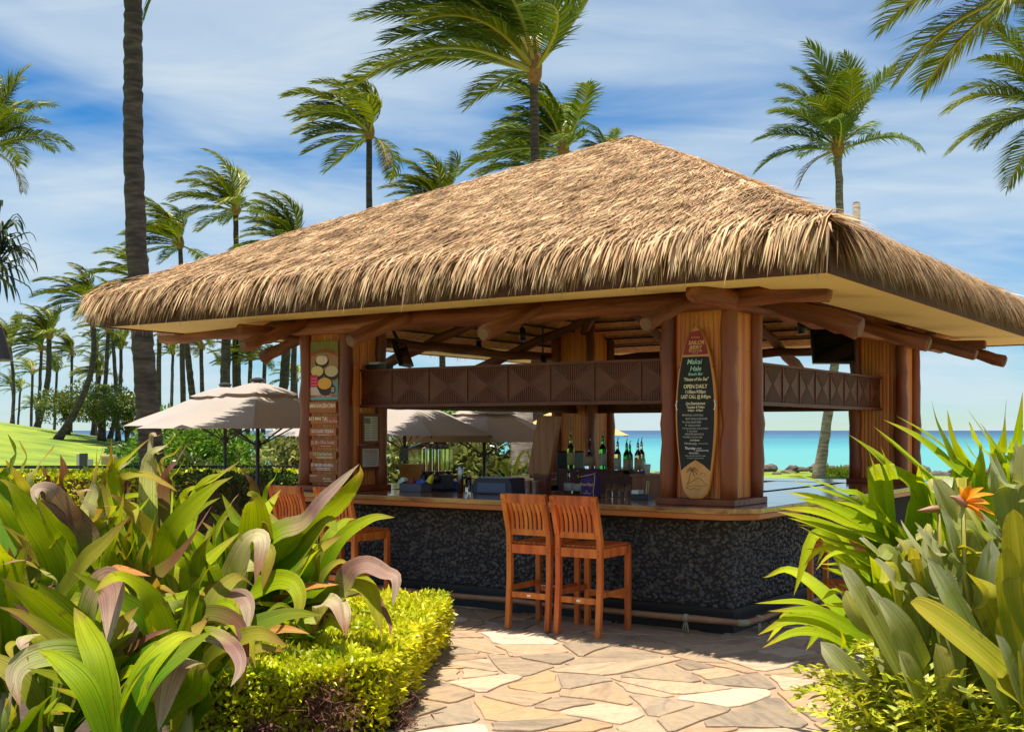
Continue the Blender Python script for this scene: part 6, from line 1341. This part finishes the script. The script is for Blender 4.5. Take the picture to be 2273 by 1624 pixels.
# --- spider lilies and bird of paradise on the right
SPI = [(1990,6.1),(2130,6.0),(2270,6.2)]; spis = []
for (px, Y), ds in zip(SPI, ('yellow green spider lily reaching left over the patio','yellow green spider lily with upright leaves in the middle of the right bed','yellow green spider lily at the right edge')):
    x = (px-CX)/F*Y; s = empty('spider_lily', (x,Y,.03)); tag(s, ds, 'plant', 'spider lilies in the right bed'); spis.append((s, Vector((x,Y,.03)))); MB().tube([(0,0,-.03),(0,0,.35)], [.07,.05], 10).build('stem', M['stalk'], s, smooth=True)
SL = [('R',[(1450,440),(1200,240),(900,85),(670,30)],115),('R',[(1330,450),(1150,345),(850,225),(608,158)],95),('R',[(1400,420),(1200,300),(900,172),(630,140)],115),('R',[(1320,450),(1200,395),(950,335),(760,255)],65),
 ('R',[(1320,640),(1200,520),(1000,410),(880,430),(792,525)],65),('R',[(1260,640),(1180,622),(1050,580),(905,530)],95),('R',[(1370,1190),(1150,980),(950,845),(780,768),(470,770)],105),('R',[(1160,1010),(1050,970),(900,890),(700,880),(488,980)],115),
 ('S',[(1560,1680),(1350,1480),(1200,1340),(1085,1255)],115),('S',[(1750,1640),(1700,1580),(1450,1350),(1252,1200)],115),('S',[(1900,1620),(1800,1500),(1560,1290),(1320,1158)],135),('S',[(1200,1720),(1050,1640),(850,1560),(640,1490)],72),
 ('S',[(1810,1640),(1760,1400),(1680,1200),(1640,1025)],125),('S',[(2230,1560),(2150,1450),(2000,1250),(1868,1072)],115),('S',[(2080,1450),(2100,1350),(2120,1200),(2140,1010)],85),('S',[(2120,1450),(2080,1420),(1980,1350),(1840,1283)],60),
 ('S',[(1960,1420),(1930,1290),(1888,1165)],70),('S',[(1930,1560),(1860,1400),(1800,1288)],60),('S',[(2190,1460),(2170,1360),(2160,1270)],60),('S',[(1530,1720),(1490,1600),(1480,1510)],90),('S',[(1250,1480),(1300,1560),(1210,1330)],80),
 ('R',[(1420,470),(1250,200),(1140,0)],95),('R',[(1330,260),(1050,60),(870,0)],105),('R',[(1600,330),(1560,150),(1500,0)],95),('R',[(1480,420),(1330,200),(1230,60)],90),('R',[(1300,560),(1150,470),(1020,420),(800,410)],60),('R',[(1250,700),(1100,540),(950,430),(880,440)],70),
 ('R',[(1200,820),(1080,720),(1000,690),(910,750)],70),('R',[(1180,900),(1100,850),(1060,1000),(1020,1080)],45),('R',[(1180,1000),(1130,1040),(1110,1130),(1100,1215)],45),('R',[(1150,800),(1080,760),(960,600)],60),('R',[(1230,830),(1060,790),(900,780)],60),
 ('R',[(1000,1150),(1060,1040),(1020,900)],40),('R',[(720,850),(620,940),(550,1025)],45)]
r = random.Random(92)
SL += [(a, [(x+dx_, y+dy_) for x, y in p_], w_*.85) for a, p_, w_ in SL[:27] for dx_, dy_ in ((r.uniform(20,130), r.uniform(-50,110)),)]
for i, (rg_, pts, w) in enumerate(SL):
    ox, oy = ORG[rg_]; D = [(ox+x*.3344, oy+y*.3344) for x, y in pts]; Y0 = 6.0 + rnd.uniform(-.2,.2) - (.5 if D[0][1] > 1400 else 0)
    s, o = min(spis, key=lambda q: abs((D[0][0]-CX)/F*Y0 - q[1].x)); P = [at(x, y, Y0 - .25*j/(len(D)-1)) for j, (x, y) in enumerate(D)]
    foot = o + Vector((0,0,min(.25, max(.08, P[0].z-.3)))); P = [foot, foot.lerp(P[0], .55) + Vector((0,0,.02))] + P
    leaf_obj(s, o, P, w*.3344/F*Y0*1.5, LM['l'], 'lance', .22, 900+i, n=22, wav=.05, pref=(-.1,-.6,.8))
r = random.Random(67)
for s, o in spis:
    for k in range(16):
        a = 2*math.pi*(k*.382 % 1); L = r.uniform(.4,.8); h = r.uniform(.4,1.0); f = r.uniform(.6,1.05)
        P = [o+Vector((0,0,.22)), o+Vector((math.cos(a)*L*.35, math.sin(a)*L*.35, .25+h*.6)), o+Vector((math.cos(a)*L*.75, math.sin(a)*L*.75, .25+h*.95)), o+Vector((math.cos(a)*L, math.sin(a)*L, .25+h*f))]
        leaf_obj(s, o, P, r.uniform(.07,.10), LM['l'], 'lance', .3, k*17+int(o.x*90), n=16, wav=.03)
BOP = [(2080,4.75),(2180,5.0),(2290,4.6),(2400,4.9)]; bops = []
for (px, Y), ds in zip(BOP, ('bird of paradise clump leaning left over the ferns','bird of paradise with grey green paddles below the orange flower','bird of paradise with the largest blade in front','bird of paradise cut by the right edge')):
    x = (px-CX)/F*Y; s = empty('bird_of_paradise', (x,Y,.03)); tag(s, ds, 'plant', 'bird of paradise plants in the right bed'); bops.append((s, Vector((x,Y,.03))))
BL = [([(1430,570),(1300,460),(1160,338)],85,'b',.2),([(1560,880),(1400,640),(1262,478)],115,'b',.1),([(1830,700),(1730,570),(1560,380),(1438,215)],105,'b',.15),([(1760,620),(1650,420),(1545,285)],115,'b',.1),([(1560,560),(1470,430),(1418,335)],115,'b',.25),
 ([(2120,620),(1950,280),(1815,55)],180,'b',.1),([(1980,520),(1800,220),(1655,-55)],150,'b',.2),([(1870,800),(1800,450),(1705,145)],125,'b',0),([(2170,1100),(2010,750),(1875,565)],180,'c',-.1),([(1520,1180),(1320,850),(1195,665)],135,'b',0),([(1420,1150),(1200,880),(1075,685)],135,'b',.1),
 ([(1700,1420),(1580,1250),(1430,950),(1285,740)],170,'b',-.1),([(2220,1430),(2050,1200),(1750,950),(1502,765)],250,'c',-.35),([(2130,1090),(1950,930),(1742,770)],160,'b',0),([(1850,880),(1600,680),(1440,505)],160,'b',.1),([(2270,900),(2225,500),(2188,145)],160,'c',-.2),
 ([(2250,1150),(2160,700),(2138,405)],140,'c',-.15),([(2270,1640),(2230,1320),(2212,1088)],150,'c',-.4),([(2200,500),(2130,380),(2052,292)],105,'b',.1),([(1930,1500),(1850,1370),(1788,1325)],110,'b',-.2),([(2000,620),(1900,430),(1850,380)],130,'c',0),([(2300,300),(2290,0),(2285,-300)],170,'b',0),
 ([(2150,200),(2120,-20),(2030,-230)],150,'b',.1),([(2240,120),(2240,-100),(2210,-310)],120,'b',.2),([(1780,120),(1700,0),(1640,-60)],110,'b',.3),([(1660,450),(1600,330),(1610,240)],100,'b',.3),([(1740,1000),(1620,800),(1500,640)],120,'b',0),([(1400,640),(1340,640),(1305,640)],70,'c',.1),([(1560,560),(1520,470),(1498,395)],60,'c',0),
 ([(2100,1500),(2020,1300),(1960,1080)],150,'b',.1),([(1950,1500),(1850,1200),(1780,1000)],140,'b',.15),([(1800,1480),(1700,1250),(1640,1060)],120,'b',.2),([(2280,700),(2270,420),(2330,180)],150,'c',.1)]
BL += [([(x+dx_, y+dy_) for x, y in p_], w_*.85, r.choice('bbc'), d_+.22) for p_, w_, t_, d_ in BL for dx_, dy_ in ((r.uniform(20,140), r.uniform(-20,120)),) if w_ < 250 and p_[-1][1] < 560]
for i, (pts, w, ty, dY) in enumerate(BL):
    ox, oy = ORG['R']; D = [(ox+x*.3344, oy+y*.3344) for x, y in pts]; Y0 = 4.85 + dY
    tx = D[0][0] + (D[0][0]-D[-1][0])*.5 + 90; s, o = min(bops, key=lambda q: abs((tx-CX)/F*Y0 - q[1].x))
    P = [at(x, y, Y0 - .12*j/(len(D)-1)) for j, (x, y) in enumerate(D)]; P = [o + Vector((rnd.uniform(-.05,.05), rnd.uniform(-.05,.05), .02))] + P
    leaf_obj(s, o, P, w*.3344/F*Y0*1.22, LM[ty], 'paddle', .30, 1200+i, n=34, wav=.03, name='leaf', pref=(-.25,-.50,.85))
r = random.Random(68)
for s, o in bops:
    for k in range(9):
        a = 2*math.pi*(k*.382 % 1); L = r.uniform(.15,.4); h = r.uniform(.7,1.25)
        P = [o+Vector((0,0,.02)), o+Vector((math.cos(a)*L*.4, math.sin(a)*L*.4, h*.5)), o+Vector((math.cos(a)*L-.12, math.sin(a)*L, h))]
        leaf_obj(s, o, P, r.uniform(.09,.12), LM['b'], 'paddle', .38, k*13+int(o.x*70), n=26, wav=.02)
# flowers
M['sepal'] = mat('orange_sepal', [(.88,.24,.002),(.95,.38,.006)], scale=8, rough=.45, trans=.35, vary=.1); M['bract'] = mat('bract', [(.20,.16,.06),(.42,.10,.08)], scale=6, rough=.5)
def flower(head, petals, beak, stemto, Y, lab):
    ox, oy = ORG['R']; q = lambda x, y, dy=0: at(ox+x*.3344, oy+y*.3344, Y+dy); h = q(*head); s, o = bops[1]
    f = empty('paradise_flower', h); tag(f, lab, 'flower', 'bird of paradise flowers')
    for i, (x, y) in enumerate(petals):
        e = q(x, y, (-1)**i*.03); m = h.lerp(e, .5) + Vector((0,0,.012)); leaf_obj(f, h, [h, m, e], .026, M['sepal'], 'lance', .4, 70+i, n=10, wav=.0, name='petal')
    bk = [q(*p) for p in beak]; MB().tube([p-h for p in catmull(bk, 8)], [.012,.015,.016,.015,.012,.009,.006,.002], 8).build('beak', M['bract'], f, smooth=True)
    MB().tube([(0,0,-.0), (.02,.03,-.3), (stemto,.05,-.95)], .009, 6).build('flower_stem', M['stalk'], f, smooth=True)
flower((1850,110),[(1830,-10),(1905,-20),(2060,45),(1990,0),(2065,185),(2030,110),(2000,230),(1960,160),(1790,90),(1880,20)],[(1880,120),(1830,90),(1800,70),(1760,60)],.15,4.75,'orange bird of paradise flower open among grey green leaves')
flower((1690,145),[],[(1720,140),(1650,145),(1600,150),(1548,156)],.2,5.0,'closed bird of paradise flower with pink beak pointing left')
# --- ferns at the foot of the right bed
def fern_frond(seed):
    r = random.Random(seed); b = MB(); n = 9; C = []
    for i in range(n*2+1):
        t = i/(n*2); C.append(Vector((0, .42*t, .20*math.sin(t*2.2) - .05*t)))
    for i in range(1, n*2+1):
        t = i/(n*2); w = .10*math.sin(min(1, .25+t*.9)*math.pi)*(1-.5*t) + .016; c = C[i]; 
        for sg in (-1,1):
            if (i+(sg>0)) % 2: continue
            z = r.uniform(-.015,.02); bw = .020
            b.add([c+Vector((0,-bw*.8,0)), c+Vector((0,bw*.8,0)), c+Vector((sg*w*.55,.020+bw*.75,z)), c+Vector((sg*w*.55,.020-bw*.55,z)), c+Vector((sg*w,.045,z-.012))], [(0,1,2,3),(3,2,4)])
    for i in range(n*2): b.add([C[i]+Vector((-.008,0,.001)),C[i]+Vector((.008,0,.001)),C[i+1]+Vector((.007,0,.001)),C[i+1]+Vector((-.007,0,.001))],[(0,1,2,3)])
    c = C[-1]; b.add([c+Vector((-.015,-.01,0)), c+Vector((.015,-.01,0)), c+Vector((0,.06,-.02))], [(0,1,2)])
    return b.mesh('frond', M['fern'])
fm = [fern_frond(k) for k in range(5)]; r = random.Random(12)
ferns = [(1950,5.05,.56,'fern spreading over the edge of the patio, lowest left one'),(1990,5.3,.66,'yellow green fern at the foot of the bird of paradise'),(2085,4.7,.44,'fern in front of the bird of paradise stems'),(1960,4.65,.46,'fern at the bottom edge of the picture'),(2030,5.0,.58,'fern in the middle of the fern patch'),(2110,4.6,.46,'fern low at the right, under the largest blade')]
for px, Y, h, lab in ferns:
    x = (px-CX)/F*Y; s = empty('fern', (x,Y,.03)); tag(s, lab, 'fern', 'ferns at the foot of the right bed'); MB().tube([(0,0,-.03),(0,0,h)], [.06,.03], 7).build('rhizome', M['twig'], s)
    for k in range(28):
        obj('frond', fm[k%5], s, (r.uniform(-.13,.13), r.uniform(-.13,.13), h*r.uniform(.35,1.0)), (r.uniform(-.1,.75), r.uniform(-.4,.4), r.uniform(0,6.3)), r.uniform(.65,1.1))
# small bright shrub beside the stools
bush('small_shrub', (-1.75,8.2,.03), .34,.34,.34, 800, .085, M['hedge_green'], 'small bright shrub between the lilies and the stools', 88, 'shrub', .10)
